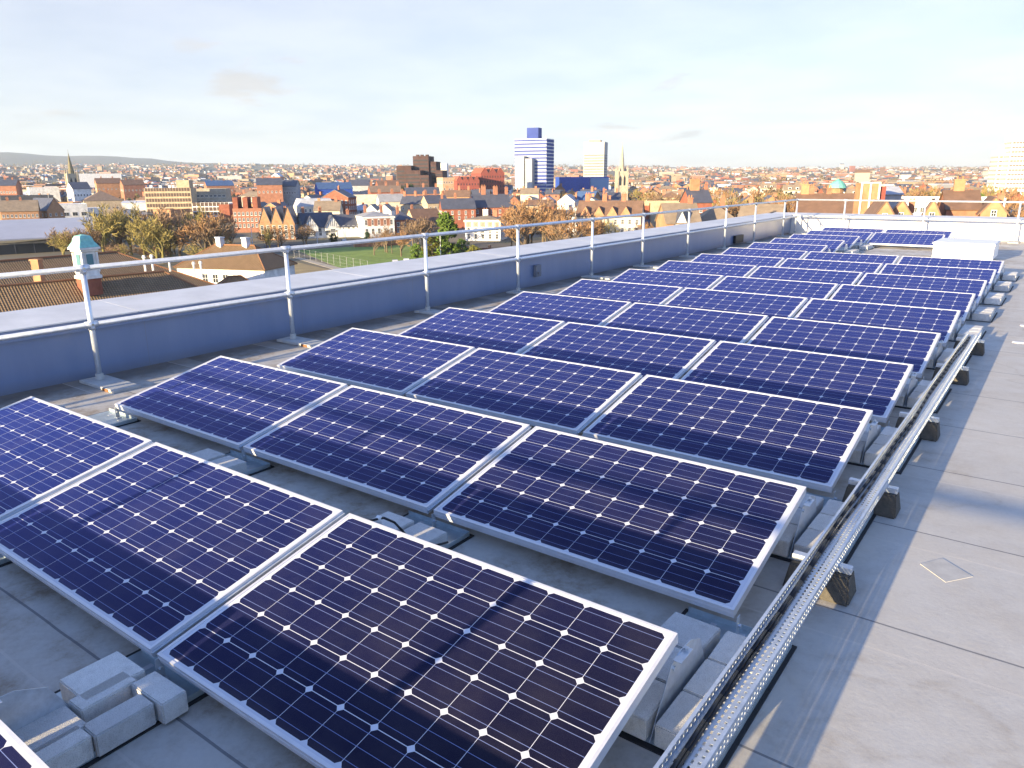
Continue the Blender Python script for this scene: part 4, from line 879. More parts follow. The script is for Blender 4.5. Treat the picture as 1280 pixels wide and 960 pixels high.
m.box(-Wd / 2 - .17, Wd / 2 + .17, -D_ / 2 - .26, -D_ / 2 + .3, Hh + .302, Hh + .6); m.build('white_frame', M_FRAME, e)
m = MB(); m.box(Wd / 2 + .18, Wd / 2 + 1.6, -D_ / 2 + .5, D_ / 2, -2, Hh - .4); m.build('dark_shaft', wm('maroon'), e)
building('plant_room', 'grey metal clad plant room with sloping roof right of the lift tower', 'plant room', 1100, 1124, 243, 205, 7, 'gable', 1.6, 'grey', 'lead', 20)
e, Wd, Hh, D_ = building('long_block', 'long pale flat roofed block behind the brick gables', 'building', 1020, 1262, 249, 260, 14, 'flat', .5, 'pale', 'lead', 0, 1, (26, 2, 1.3, 1.4, dict(faces='f', z0=8)))
for (u0, u1, v, d, n, lab, wk, ch) in ((1092, 1118, 271, 172, 1, 'orange brick gable with a white vent, left of the near gables', 'orange', ()), (1118, 1146, 270, 176, 1, 'brown roofed gable second from the lift tower', 'orange', ((.9, 0, 1.0),)), (1160, 1182, 270, 172, 1, 'orange brick gable with a white window before the tall chimney', 'orange', ()),
        (1182, 1226, 262, 182, 1, 'brown tiled roof carrying the tall leaning-shadow brick chimney', 'brick', ((-.15, 0, 2.4, 2.0, 1.0, 'orange'),)), (1228, 1262, 267, 178, 1, 'small brick gable among bare twigs at the far right', 'orange', ((.6, 0, 2.0),))):
    k = 'cross' if wk == 'orange' else 'gable'
    e, Wd, Hh, D_ = building('brick_gable', lab.replace('leaning-shadow ', ''), 'house', u0, u1, v, d, 12, k, 3.0 if k == 'cross' else 3.6, wk, 'tile', rng.uniform(-6, 10), 1, chim=ch)
    if k == 'cross':
        o = obj('window', win_mesh(1.0, 1.3, M_FRAME), e); o.location = (0, -D_ / 2 - .003, Hh - .6)

# ------------------------------------------------------------------ near left: pantiled institution with a lantern
def tile_sheet(name, pts, ua, mt, parent, th=0.18):        # roof slope with UV: u along the eaves, v down the slope
    me = bpy.data.meshes.new(name); P = [Vector(p) for p in pts]; n = (P[1] - P[0]).cross(P[2] - P[0]).normalized()
    if n.z < 0: n = -n
    b = [p - n * th for p in P]; k = len(P)
    fs = [tuple(range(k)), tuple(range(2 * k - 1, k - 1, -1))] + [(i, k + i, k + (i + 1) % k, (i + 1) % k) for i in range(k)]
    me.from_pydata(P + b, [], fs); uv = me.uv_layers.new(name='UVMap'); U = Vector(ua).normalized(); Vv = n.cross(U)
    allv = P + b
    for pl_ in me.polygons:
        for li in pl_.loop_indices: q = allv[me.loops[li].vertex_index]; uv.data[li].uv = (q.dot(U), q.dot(Vv))
    me.materials.append(mt); bm = bmesh.new(); bm.from_mesh(me); bmesh.ops.recalc_face_normals(bm, faces=bm.faces); bm.to_mesh(me); bm.free()
    return obj(name, me, parent)
M_PAN = mat_tile('pantiles', (0.25, 0.155, 0.075), (0.33, 0.21, 0.11), 0.34)
M_PAN_LIT = mat_tile('pantiles_lit', (0.42, 0.225, 0.10), (0.50, 0.27, 0.12), 0.24)  # sunlight on the hip end put into a brighter, more orange tile colour
def pan_house(name, label, rA, rB, zr, half, drop, hip_a, hip_b, wall_k, mt_front, mt_hip, cat='house', run=None):
    """ridge from rA to rB (photo columns and rows on the level zr), slopes falling by drop over half metres"""
    A, B = at(*rA, zr), at(*rB, zr); e = empty(name, label, cat, (0, 0, 0)); ax = (B - A); ax.z = 0; L = ax.length; ax.normalize()
    nf = Vector((ax.y, -ax.x, 0))
    if nf.dot(Vector((CAM.x - A.x, CAM.y - A.y, 0))) < 0: nf = -nf
    A0 = A - ax * (half if hip_a else 0.4); B0 = B + ax * ((run or half) if hip_b else 0.4); dz = Vector((0, 0, -drop))
    for s, nm, mt in ((1, 'front_slope', mt_front), (-1, 'back_slope', mt_hip)):
        tile_sheet(nm, [A, B, B0 + nf * (half * s) + dz, A0 + nf * (half * s) + dz], ax, mt, e)
    for hp, p, q in ((hip_a, A, A0), (hip_b, B, B0)):
        if hp: tile_sheet('hip_end', [p, q + nf * half + dz, q - nf * half + dz], nf, mt_hip, e)
    ridge = MB(); ridge.tube(A + Vector((0, 0, .05)), B + Vector((0, 0, .05)), 0.16, n=8)
    for hp, p, q in ((hip_a, A, A0), (hip_b, B, B0)):
        if hp: ridge.tube(p, q + nf * half + dz + Vector((0, 0, .05)), 0.13, n=6); ridge.tube(p, q - nf * half + dz + Vector((0, 0, .05)), 0.13, n=6)
    ridge.build('ridge_tiles', mat('ridge_tile', (0.24, 0.11, 0.05), 0.8), e)
    w = MB(); i = half - 0.5; a0 = A - ax * ((half - .5) if hip_a else 0); b0 = B + ax * (((run or half) - .5) if hip_b else 0)
    c = [a0 + nf * i, b0 + nf * i, b0 - nf * i, a0 - nf * i]; zb, zt = GROUND - 1, A.z - drop - 0.12
    w.solid([(p.x, p.y, zb) for p in c], [(p.x, p.y, zt) for p in c]); w.build('wall', wm(wall_k), e)
    BL.append(((A.x + B.x) / 2, (A.y + B.y) / 2, L * .6 + half))
    return e, A, B, ax, nf
e1, A1, B1, ax1, nf1 = pan_house('pantiled_hall', 'near hall with a long pantiled roof below the parapet', (-120, 369), (205, 339.5), -11.0, 11.5, 8.0, False, True, 'white', M_PAN, M_PAN_LIT, 'hall')
e2, A2, B2, ax2, nf2 = pan_house('pantiled_hall', 'second pantiled hall range with a sunlit hipped end, behind the lantern', (-120, 336), (145, 315), -9.8, 11, 7.0, False, True, 'white', M_PAN, M_PAN_LIT, 'hall', 13.5)
def lantern():
    p_ = at(91, 351, -11.0); d = math.hypot(p_.x - CAM.x, p_.y - CAM.y) - 0.4; c = spot(91, d); e = empty('roof_lantern', 'white timber lantern with a green copper cap on a brick base', 'cupola', (c.x, c.y, 0), math.atan2(c.y - CAM.y, c.x - CAM.x) - math.pi / 2 + R_(30)); e.scale = (.68, .68, 1)
    k = d / F_PX; z = lambda v: zat(91, v, d)
    m = MB(); m.box(-1.55, 1.55, -1.55, 1.55, z(370), z(349)); m.build('brick_base', wm('red'), e)
    W1 = wm('white')
    m = MB(); m.box(-1.75, 1.75, -1.75, 1.75, z(349) + .01, z(345)); m.box(-1.5, 1.5, -1.5, 1.5, z(345) + .005, z(341)); m.build('plinth', W1, e)
    m = MB(); m.taper(-1.45, 1.45, -1.45, 1.45, z(341) + .005, z(315), .12, .12)
    for sx_ in (-1, 1):
        for sy in (-1, 1): m.box(sx_ * 1.42 - .2, sx_ * 1.42 + .2, sy * 1.42 - .2, sy * 1.42 + .2, z(341) + .01, z(316))
    m.build('body', W1, e)
    for r in range(4):
        m = MB(); m.box(-.62, .62, -1.50, -1.42, z(338), z(318)); o = m.build('louvre_panel', mat('lantern_glass', (0.10, 0.22, 0.25), 0.3), e); o.rotation_euler = (0, 0, r * math.pi / 2)
    m = MB(); m.box(-1.75, 1.75, -1.75, 1.75, z(314.5), z(312)); m.box(-2.05, 2.05, -2.05, 2.05, z(312) + .005, z(309.5)); m.build('cornice', W1, e)
    m = MB(); prf = [(2.0, z(309.3)), (1.75, z(306.5)), (1.35, z(302)), (1.22, z(298)), (.95, z(295)), (.1, z(293.2))]
    for (r0, z0), (r1, z1) in zip(prf, prf[1:]): m.solid([(a * r0, b * r0, z0) for a, b in ((-1, -1), (1, -1), (1, 1), (-1, 1))], [(a * r1, b * r1, z1) for a, b in ((-1, -1), (1, -1), (1, 1), (-1, 1))])
    m.build('copper_cap', mat('copper_pale', (0.24, 0.52, 0.45), 0.55, 0, 0.2, 1.5), e)
lantern()
def stack(u, v0, v1, d, label, mk='orange', w=1.3):
    c = spot(u, d); e = empty('chimney_stack', label, 'chimney', (c.x, c.y, 0), 0.4)
    m = MB(); m.box(-w / 2, w / 2, -.4, .4, zat(u, v1, d), zat(u, v0, d)); s = m.build('stack', wm(mk), e)
    m = MB(); m.box(-w / 2 - .12, w / 2 + .12, -.52, .52, zat(u, v0, d) + .005, zat(u, v0, d) + .25); m.build('stack_cap', wm(mk), e)
stack(27, 327, 362, 128, 'thin brick chimney rising from the pantiled roof at far left')
for i, (u, v0, v1) in enumerate(((166, 321, 336), (176, 320, 335), (198, 324, 336), (229, 329, 342), (238, 328, 344))):
    c = spot(u, 128); z0, z1 = zat(u, v1 + 4, 128), zat(u, v0, 128); m = MB(); m.tube((c.x, c.y, z0), (c.x, c.y, z1), .16, n=8); m.tube((c.x, c.y, z1 - .25), (c.x, c.y, z1 + .15), .28, .2, n=8)
    tag(m.build('vent_pipe', wm('white')), 'white vent pipe on the pantiled hall roof, %s counted from the lantern' % ORD[i + 1], 'vent pipe', 'white vent pipes on the hall roofs')
e3, A3, B3, ax3, nf3 = pan_house('hipped_house', 'white rendered house with a hipped brown roof and two pale chimneys', (268, 306), (318, 307), -11.5, 6.0, 4.2, True, True, 'white', M_PAN, M_PAN_LIT)
for f in (.15, .8): chimney(e3, *(A3 + (B3 - A3) * f).xy, A3.z, 1.4, 1.6, 1.0, 'pale', 0)
for i in range(4):
    o = obj('window', win_mesh(1.4, 1.9, M_FRAME), e3); p = A3 + (B3 - A3) * ((i + .5) / 4) + nf3 * 5.53; o.location = (p.x, p.y, A3.z - 7.2); o.rotation_euler = (0, 0, math.atan2(nf3.y, nf3.x) + math.pi / 2)
for (ra, rb, zr, hf, dr, lab) in (((285, 346), (302, 345), -15.2, 3, 2.4, 'small tan roofed lodge against the parapet edge'), ((300, 331), (338, 330), -16.0, 5, 3.2, 'low pavilion with a pantiled hipped roof beside the dry court')):
    pan_house('lodge', lab, ra, rb, zr, hf, dr, True, True, 'pale', M_PAN if 'pav' in lab else M_PAN_LIT, M_PAN_LIT)

# ------------------------------------------------------------------ green, court, street
def flat_patch(name, pix, z, mt, kind='structure'):
    P = [at(u, v, z) for u, v in pix]; m = MB(); m.solid([(p.x, p.y, z - 0.5) for p in P], [(p.x, p.y, z) for p in P]); return tag(m.build(name, mt), kind=kind)
flat_patch('lawn', [(372, 313), (505, 304), (580, 324), (452, 341), (425, 335)], GROUND + .03, mat('grass', (0.19, 0.27, 0.045), 0.95, 0, 0.25, 0.35))
flat_patch('hard_court', [(340, 330), (372, 328), (440, 343), (380, 362), (330, 352)], GROUND + .035, mat('court', (0.30, 0.22, 0.10), 0.95, 0, 0.25, 0.2))
flat_patch('court_path', [(366, 322), (374, 321.5), (455, 342), (446, 345)], GROUND + .045, mat('path_stone', (0.42, 0.36, 0.27), 0.9, 0, 0.2, 0.3))
flat_patch('street', [(330, 306.5), (505, 299), (506, 302.5), (331, 311)], GROUND + .06, mat('asphalt', (0.055, 0.055, 0.06), 0.9, 0, 0.2, 0.5))
flat_patch('van_park', [(112, 276), (186, 273), (182, 265), (112, 267)], GROUND + .05, mat('asphalt', (0.055, 0.055, 0.06)))
flat_patch('street', [(470, 330), (520, 326), (620, 318), (622, 322), (520, 334)], GROUND + .07, mat('asphalt', (0.055, 0.055, 0.06)))
# wire fence round the green
e = empty('wire_fence', 'tall wire mesh fence on slim posts along the green', 'fence', (0, 0, 0)); P0, P1 = at(368, 321, GROUND), at(460, 340, GROUND)
for i in range(13):
    p = P0 + (P1 - P0) * (i / 12); m = MB(); m.tube((p.x, p.y, GROUND - .3), (p.x, p.y, GROUND + 3.2), .045, n=6); m.build('post', wm('grey'), e)
m = MB()
for z in (.2, 1.1, 2.1, 3.1): m.tube(P0 + Vector((0, 0, z)), P1 + Vector((0, 0, z)), .012, n=4)
m.build('wire', wm('grey'), e)
# boundary walls by the villa
for i, (ua, va, ub, vb) in enumerate(((444, 309, 475, 308), (478, 308, 500, 306), (583, 316, 612, 315))):
    A, B = at(ua, va, GROUND), at(ub, vb, GROUND); ax = (B - A).normalized(); n = Vector((ax.y, -ax.x, 0)) * .2; e = empty('garden_wall', ['brick garden wall with piers before the stucco villa', 'brick garden wall right of the villa gate', 'low brick wall before the cornice villa'][i], 'wall', (0, 0, 0))
    m = MB(); m.solid([A - n, B - n, B + n, A + n], [p + Vector((0, 0, 1.5)) for p in (A - n, B - n, B + n, A + n)]); m.build('wall_run', wm('brick'), e)
    for q in (A, B): m = MB(); m.box(q.x - .45, q.x + .45, q.y - .45, q.y + .45, GROUND, GROUND + 2.3); m.build('pier', wm('orange'), e)
# lamp and floodlight posts
for i, (u, v0, v1, lab) in enumerate(((397, 287, 306, 'white lamp post before the half timbered gable'), (432, 285, 305, 'white lamp post in front of the red brick ground floor wing'), (316, 284, 308, 'grey lamp post beside the red brick modern block'), (515, 294, 316, 'slim lamp post right of the brick side house'), (65, 243, 272, 'tall lamp post left of the white sheds'), (551, 292, 322, 'tall lamp post in front of the green conifer'))):
    c = at(u, v1, GROUND); d = math.hypot(c.x - CAM.x, c.y - CAM.y); e = empty('lamp_post', lab, 'lamp post', (c.x, c.y, GROUND)); h = zat(u, v0, d) - GROUND
    m = MB(); m.tube((0, 0, -.3), (0, 0, h), .16, .1, 8); m.build('post', wm('pale'), e); m = MB(); m.box(-.3, 1.2, -.2, .2, h - .05, h + .18); m.build('lamp_head', wm('grey'), e)
# vehicles
def car_proto(van):
    e = empty('van' if van else 'car', 'x', 'van' if van else 'car')
    paint = mat('white_paint', (0.72, 0.72, 0.72), 0.3); b = MB()
    if van: b.extrude([(-2.6, .35), (2.5, .35), (2.6, 1.2), (1.9, 1.45), (1.3, 2.25), (-2.55, 2.3)], 'y', -.95, .95)
    else: b.extrude([(-2.1, .3), (2.1, .3), (2.15, .8), (1.2, .95), (.55, 1.45), (-1.2, 1.45), (-1.9, .95), (-2.15, .85)], 'y', -.86, .86)
    obj('body', b.mesh('body', paint, bevel=.06), e)
    g = MB()
    for s in (-1, 1):
        yy = s * (.952 if van else .862); pts = [(.2, 1.35), (1.75, 1.4), (1.25, 2.05), (.2, 2.05)] if van else [(-1.6, .97), (1.05, .97), (.5, 1.38), (-1.15, 1.38)]
        g.extrude(pts, 'y', min(yy, yy + s * .012), max(yy, yy + s * .012))
    g.solid([(1.93, -.75, 1.42), (1.93, .75, 1.42), (1.36, .75, 2.15), (1.36, -.75, 2.15)] if van else [(1.22, -.7, .96), (1.22, .7, .96), (.62, .7, 1.4), (.62, -.7, 1.4)], [(1.96, -.75, 1.44), (1.96, .75, 1.44), (1.39, .75, 2.17), (1.39, -.75, 2.17)] if van else [(1.25, -.7, .98), (1.25, .7, .98), (.65, .7, 1.42), (.65, -.7, 1.42)])
    obj('glass', g.mesh('glass', M_PANE), e)
    w = MB(); w.tube((0, -.11, 0), (0, .11, 0), .33, n=14); wmh = w.mesh('wheel', M_BLACK)
    for x in (-1.35, 1.35):
        for y in (-.85, .85): o = obj('wheel', wmh, e); o.location = (x * (1.15 if van else 1), y, .33)
    return e
CARS = {}
def car(u, v, van, colr, yaw, label, group=None):
    key = (van, colr)
    if key not in CARS:
        e = car_proto(van); b = [c for c in e.children if c.name.startswith('body')][0]; b.data = b.data.copy(); b.data.materials.clear()
        b.data.materials.append(mat('paint_%s' % colr, dict(white=(.75, .75, .75), red=(.4, .03, .02), silver=(.45, .46, .48), black=(.03, .03, .035), blue=(.04, .1, .3))[colr], .25)); CARS[key] = e
    else: e = copy_tree(CARS[key])
    c = at(u, v, GROUND + .08); e.location = (c.x, c.y, GROUND + .08); e.rotation_euler = (0, 0, yaw); tag(e, label, 'van' if van else 'car', group)
car(482, 300.8, False, 'white', 2.6, 'white car on the street left of the stucco villa')
car(497, 299.9, False, 'red', 2.6, 'red car on the street in front of the brick side house')
car(430, 303.4, False, 'silver', 2.6, 'silver car on the street below the brick ground floor wing')
car(508, 329, False, 'white', 2.4, 'white car parked beside the low shrubs right of the green')
car(494, 330.5, False, 'silver', 2.4, 'silver car parked just left of the white one by the shrubs')
for i in range(26):
    u = 121 + (i % 13) * 4.6 + rng.uniform(-.6, .6); v = (274.4, 269.0)[i // 13] + rng.uniform(-.3, .3)
    van = rng.random() < .75; c = 'white' if van or rng.random() < .3 else rng.choice(['silver', 'black', 'blue', 'red'])
    car(u, v, van, c, 1.1 + rng.uniform(-.1, .1), ('white van' if van else c + ' car') + ' parked in the rows of the van park by the sheds', 'vehicles in the van park ' + ('(vans)' if van else '(%s cars)' % c))

# ------------------------------------------------------------------ trees
def twig_mat(k, c): return mat('twigs_' + k, c, 0.95, 0, 0.35, 0.35)
TW = dict(orange=twig_mat('orange', (0.35, 0.20, 0.095)), olive=twig_mat('olive', (0.30, 0.24, 0.075)), brown=twig_mat('brown', (0.25, 0.165, 0.10)), green=mat('leaf_green', (0.10, 0.165, 0.02), 0.9, 0, 0.5, 0.5), dark=mat('leaf_dark', (0.025, 0.05, 0.018), 0.9, 0, 0.5, 0.5), yellow=mat('leaf_yellow', (0.20, 0.19, 0.03), 0.9, 0, 0.4, 0.5))
M_BARK = mat('bark', (0.15, 0.11, 0.07), 0.95, 0, 0.3, 2); M_BARKO = mat('bark_olive', (0.22, 0.19, 0.06), 0.95, 0, 0.3, 2)
def bare_tree_meshes(seed, levels=6, spread=0.78):
    r = random.Random(seed); tr = MB(); cr = MB()
    def grow(p, dr, L, rad, lv):
        q = p + dr * L
        if lv <= 3: tr.tube(p, q, rad, rad * .68, 5 if lv else 8)
        else:
            side = dr.orthogonal().normalized() * rad; side.rotate(Matrix.Rotation(r.uniform(0, 6.3), 3, dr)); cr.poly([p - side, p + side, q + side * .45, q - side * .45])
        if lv >= levels: return
        for k in range(4 if lv == 0 else 3):
            if 1 < lv < 5 and r.random() < .14: continue
            a = Vector((r.gauss(0, 1), r.gauss(0, 1), r.gauss(0, .6))).normalized(); nd = (dr * (1.0 if lv else .8) + a * r.uniform(spread * .6, spread * 1.35) + Vector((0, 0, .16))).normalized()
            t = r.uniform(.45, 1.0) if lv else r.uniform(.6, 1.0)
            grow(p + dr * L * t, nd, L * r.uniform(.58, .92), max(rad * .60, .0038), lv + 1)
    grow(Vector((0, 0, -.02)), Vector((r.uniform(-.05, .05), r.uniform(-.05, .05), 1)).normalized(), .19, .019, 0)
    zmax = max(v[2] for v in cr.v); s = 1 / zmax
    for b in (tr, cr): b.v = [(x * s, y * s, z * s) for x, y, z in b.v]
    return tr, cr
def leaf_crown(seed, cone, n=6500):
    r = random.Random(seed); cr = MB(); tr = MB(); tr.tube((0, 0, -.02), (0, 0, .8), .03, .008, 7)
    lumps = []
    for k in range(70):
        z = r.uniform(.06, .97) ** 1.25; R = (.30 * (1 - z) ** .75 + .03) if cone else .42 * math.sqrt(max(0.02, 1 - ((z - .52) / .5) ** 2)); a = r.uniform(0, 6.283); rr = R * r.uniform(.35, 1.0)
        lumps.append((Vector((rr * math.cos(a), rr * math.sin(a), z)), r.uniform(.05, .11)))
    for k in range(n):
        c, sz = r.choice(lumps); o = Vector((r.gauss(0, 1), r.gauss(0, 1), r.gauss(0, .8))).normalized() * sz * r.uniform(.6, 1.1)
        p = c + o; a = Vector((r.gauss(0, 1), r.gauss(0, 1), r.gauss(0, 1))).normalized(); b = a.orthogonal().normalized(); w = r.uniform(.012, .027)
        cr.poly([p - a * w - b * w * .6, p + a * w - b * w * .6, p + a * w + b * w * .6, p - a * w + b * w * .6])
    return tr, cr
TREES = {}
def tree(kind, u, v_base, h, label, group, colr='orange', d=None, widen=1.0, v_top=None, cat='tree'):
    seed = rng.randrange(4); key = (kind, colr, seed)
    if d is None: c = at(u, v_base, GROUND); d = math.hypot(c.x - CAM.x, c.y - CAM.y)
    c = spot(u, d); z = gz(d)
    if v_top is not None: h = zat(u, v_top, d) - z
    if key not in TREES:
        t_, c_ = bare_tree_meshes(50 + seed) if kind == 'bare' else leaf_crown(80 + seed, kind == 'cone')
        TREES[key] = (t_.mesh('trunk', M_BARKO if colr == 'olive' else M_BARK), c_.mesh('crown', TW[colr]))
    e = empty('bare_tree' if kind == 'bare' else 'conifer' if kind == 'cone' else 'bush' if cat == 'shrub' else 'leafy_tree', label, cat, (c.x, c.y, z), rng.uniform(0, 6.28), group)
    e.scale = (h * widen, h * widen, h)
    obj('trunk', TREES[key][0], e); obj('crown', TREES[key][1], e)
    return e
tree('cone', 557, 320, None, 'bright green conifer standing between the two stucco villas', None, 'green', v_top=267, widen=1.3)
tree('cone', 455, 306, None, 'small dark conical yew beside the stucco villa door', None, 'dark', v_top=290, widen=1.1)
for i, (u, vb, vt, k, c, lab) in enumerate(((537, 326, 296, 'leaf', 'yellow', 'yellow green bush under the conifer'), (575, 321, 298, 'leaf', 'green', 'green shrub right of the conifer foot'), (517, 325, 305, 'leaf', 'green', 'bright green shrub by the white parked car'), (590, 330, 306, 'leaf', 'yellow', 'yellowish bush before the cornice villa'), (412, 305, 292, 'leaf', 'dark', 'dark evergreen shrub before the half timbered house'), (1217, 258, 243, 'leaf', 'green', 'green bushy tree among bare trees at the right'), (510, 240, 231, 'leaf', 'dark', 'dark evergreen below the stepped block'))):
    tree(k, u, vb, None, lab, None, c, v_top=vt, cat='shrub' if vt > 280 else 'tree', d=(700 if u == 510 else 300) if vb < 270 else None)
BT = 'bare winter trees'
def grove(n, u0, u1, v0, v1, h0, h1, cols, label, wd=(.7, 1.1), kind='bare'):
    for i in range(int(n * 1.5)):
        u = rng.uniform(u0, u1); v = rng.uniform(v0, v1); tree(kind, u, v, rng.uniform(h0, h1), label, label, rng.choice(cols), widen=rng.uniform(*wd))
grove(9, 112, 200, 316, 330, 13, 19, ['olive', 'brown', 'olive'], 'olive tinged bare tree in the belt behind the pantiled halls')
grove(9, 195, 282, 312, 330, 12, 18, ['olive', 'brown', 'orange'], 'bare brown tree in the belt below the beige office slab')
grove(6, 322, 380, 302, 315, 6, 10, ['brown', 'orange', 'olive'], 'low bare garden tree before the three steep gables')
grove(4, 452, 512, 311, 326, 7, 11, ['orange', 'brown'], 'bare tree at the edge of the green before the stucco villa')
grove(3, 505, 535, 306, 318, 10, 14, ['brown', 'olive'], 'bushy bare tree before the brown tiled roof')
grove(15, 636, 722, 300, 325, 12, 18, ['orange', 'orange', 'brown', 'orange'], 'bare orange twigged tree in the clump right of the cornice villa')
grove(6, 730, 810, 302, 322, 9, 13, ['orange', 'olive'], 'bare tree standing in front of the cream bay terrace')
grove(7, 520, 640, 262, 272, 8, 13, ['orange', 'brown'], 'bare tree among roofs below the maroon office complex')
grove(16, 888, 1000, 284, 296, 13, 18, ['orange', 'orange', 'brown', 'olive'], 'bare orange tree in the wood beyond the far left roof corner')
grove(5, 985, 1075, 282, 292, 12, 16, ['orange', 'brown'], 'bare tree behind the double chimney house at the roof corner')
grove(14, 1120, 1278, 272, 284, 15, 21, ['orange', 'brown', 'olive'], 'bare tree in the belt behind the long pale block at the right')
grove(4, 1230, 1285, 300, 312, 13, 18, ['orange', 'brown'], 'bare twiggy tree close beyond the far rail at the right')
grove(16, 108, 300, 314, 338, 3.5, 7, ['brown', 'olive', 'orange'], 'low brown undergrowth tree in the belt behind the pantiled halls', (1.0, 1.6))
grove(5, 40, 110, 322, 330, 9, 12, ['brown', 'olive'], 'thin bare tree before the curved grey roof')
grove(9, 150, 300, 262, 268, 7, 10, ['brown', 'olive'], 'small bare tree between the sheds and offices')
grove(10, 60, 500, 246, 254, 8, 12, ['brown', 'orange'], 'distant bare tree among the terraces at the left')
grove(20, 800, 1010, 258, 272, 13, 18, ['orange', 'brown', 'orange', 'olive'], 'bare tree in the brown belt right of the church')
grove(12, 1000, 1240, 250, 262, 11, 15, ['orange', 'brown'], 'bare tree in the brown belt behind the green copper dome')
grove(12, 640, 1000, 248, 256, 9, 13, ['orange', 'brown'], 'distant bare tree among the roofs at the right')
tree('bare', 1272, 300, None, 'tall forked bare tree at the right frame edge', None, 'orange', v_top=232, widen=.8)

# ------------------------------------------------------------------ filler: the rest of the town
HV = []
def hproto(i):
    a = MB(); wmat = wm(['brick', 'red', 'orange', 'cream', 'white', 'buff', 'pale', 'grey'][i % 8]); rmat = rm(['slate', 'tile', 'slate', 'tan', 'grey', 'tile', 'slate', 'lead'][i % 8])
    e = empty('town_house', 'x', 'house'); Wd, D_, Hh = 9 + (i * 3.7) % 9, 9 + (i * 1.9) % 4, 5.5 + (i * 1.3) % 4
    kind = ['gable', 'gable', 'cross', 'gable', 'flat', 'hip'][i % 6]
    shell(e, Wd, D_, Hh, kind, 3.6 if kind != 'flat' else .6, wmat, rmat, .3, 2)
    m = MB(); [m.box(Wd * (k + .5) / 4 - Wd / 2 - .55, Wd * (k + .5) / 4 - Wd / 2 + .55, -D_ / 2 - .06, -D_ / 2 - .003, z, z + 1.5) for k in range(4) for z in (1.2, Hh - 2.2)]
    [m.box(sg * Wd / 2 + (.003 if sg > 0 else -.06), sg * Wd / 2 + (.06 if sg > 0 else -.003), y - .5, y + .5, z, z + 1.5) for sg in (-1, 1) for y in (-D_ * .24, D_ * .24) for z in (1.2, Hh - 2.2)]
    m.build('window', M_PANE, e)
    if kind != 'flat':
        chimney(e, -Wd * .32, .4, Hh + 2.6, 2.2, 1.3, .8, 'brick', 0); chimney(e, Wd * .36, -.2, Hh + 2.2, 2.4, 1.1, .8, ['orange', 'red', 'brick'][i % 3], 0)
        x = MB(); hx = Wd * .16; yb = D_ / 2
        x.extrude([(-hx, -2), (hx, -2), (hx, Hh * .72), (0, Hh * .72 + hx * .8), (-hx, Hh * .72)], 'y', yb + .01, yb + 6); x.build('rear_wing', wmat, e)
        x = MB()
        for sg in (-1, 1): x.solid([(sg * (hx + .2), yb + .3, Hh * .72 - .1), (sg * (hx + .2), yb + 6.2, Hh * .72 - .1), (0, yb + 6.2, Hh * .72 + hx * .8 + .05), (0, yb + .3, Hh * .72 + hx * .8 + .05)], [(sg * (hx + .2), yb + .3, Hh * .72 + .1), (sg * (hx + .2), yb + 6.2, Hh * .72 + .1), (0, yb + 6.2, Hh * .72 + hx * .8 + .25), (0, yb + .3, Hh * .72 + hx * .8 + .25)])
        x.build('wing_roof', rmat, e)
        if kind == 'gable':
            x = MB(); [x.box(c - .8, c + .8, -D_ / 2 + .5, -D_ / 2 + 3, Hh + .2, Hh + 2.0) for c in (-Wd * .2, Wd * .18)]; dm = x.build('dormer', wm('white'), e)
            x = MB(); [x.box(c - .55, c + .55, -D_ / 2 + .42, -D_ / 2 + .495, Hh + .7, Hh + 1.8) for c in (-Wd * .2, Wd * .18)]; x.build('dormer_window', M_PANE, dm)
    return e
WN = ['brick', 'deep red', 'orange brick', 'cream', 'white', 'buff', 'pale grey', 'grey']; RN = ['slate', 'brown tiled', 'slate', 'tan', 'grey', 'brown tiled', 'slate', 'lead grey']
PROT = [hproto(i) for i in range(12)]; used = set()
def try_place(u, d, rad):
    c = spot(u, d)
    for (x, y, r) in BL:
        if (c.x - x) ** 2 + (c.y - y) ** 2 < (r + rad) ** 2: return None
    return c
cnt = 0; tries = 0
KEEP = [(360, 560, 315, 420), (110, 290, 290, 390)]          # the green and the tree belt stay open
while cnt < 270 and tries < 9000:
    tries += 1; d = 330 + 1000 * rng.random() ** 1.15; u = rng.uniform(-30, 1300)
    if 820 < u and d < 380: continue
    if u < 330 and d < 470: continue
    if 430 < u < 730 and d < 430: continue
    c = try_place(u, d, 4)
    if c is None: continue
    i = rng.randrange(12); e = PROT[i] if i not in used else copy_tree(PROT[i]); used.add(i)
    out = math.atan2(c.y - CAM.y, c.x - CAM.x) - math.pi / 2
    e.location = (c.x, c.y, ghere(c.x, c.y) - .1); e.rotation_euler = (0, 0, R_(30) + R_(90) * rng.randrange(4) + rng.uniform(-.25, .25)); s = rng.uniform(.9, 1.35); e.scale = (s * rng.uniform(.9, 1.6), s, s)
    tag(e, '%s house with a %s roof in the mass of roofs across the town' % (WN[i % 8], RN[i % 8]), 'house', '%s houses with %s roofs across the town' % (WN[i % 8], RN[i % 8])); BL.append((c.x, c.y, 6.5)); cnt += 1
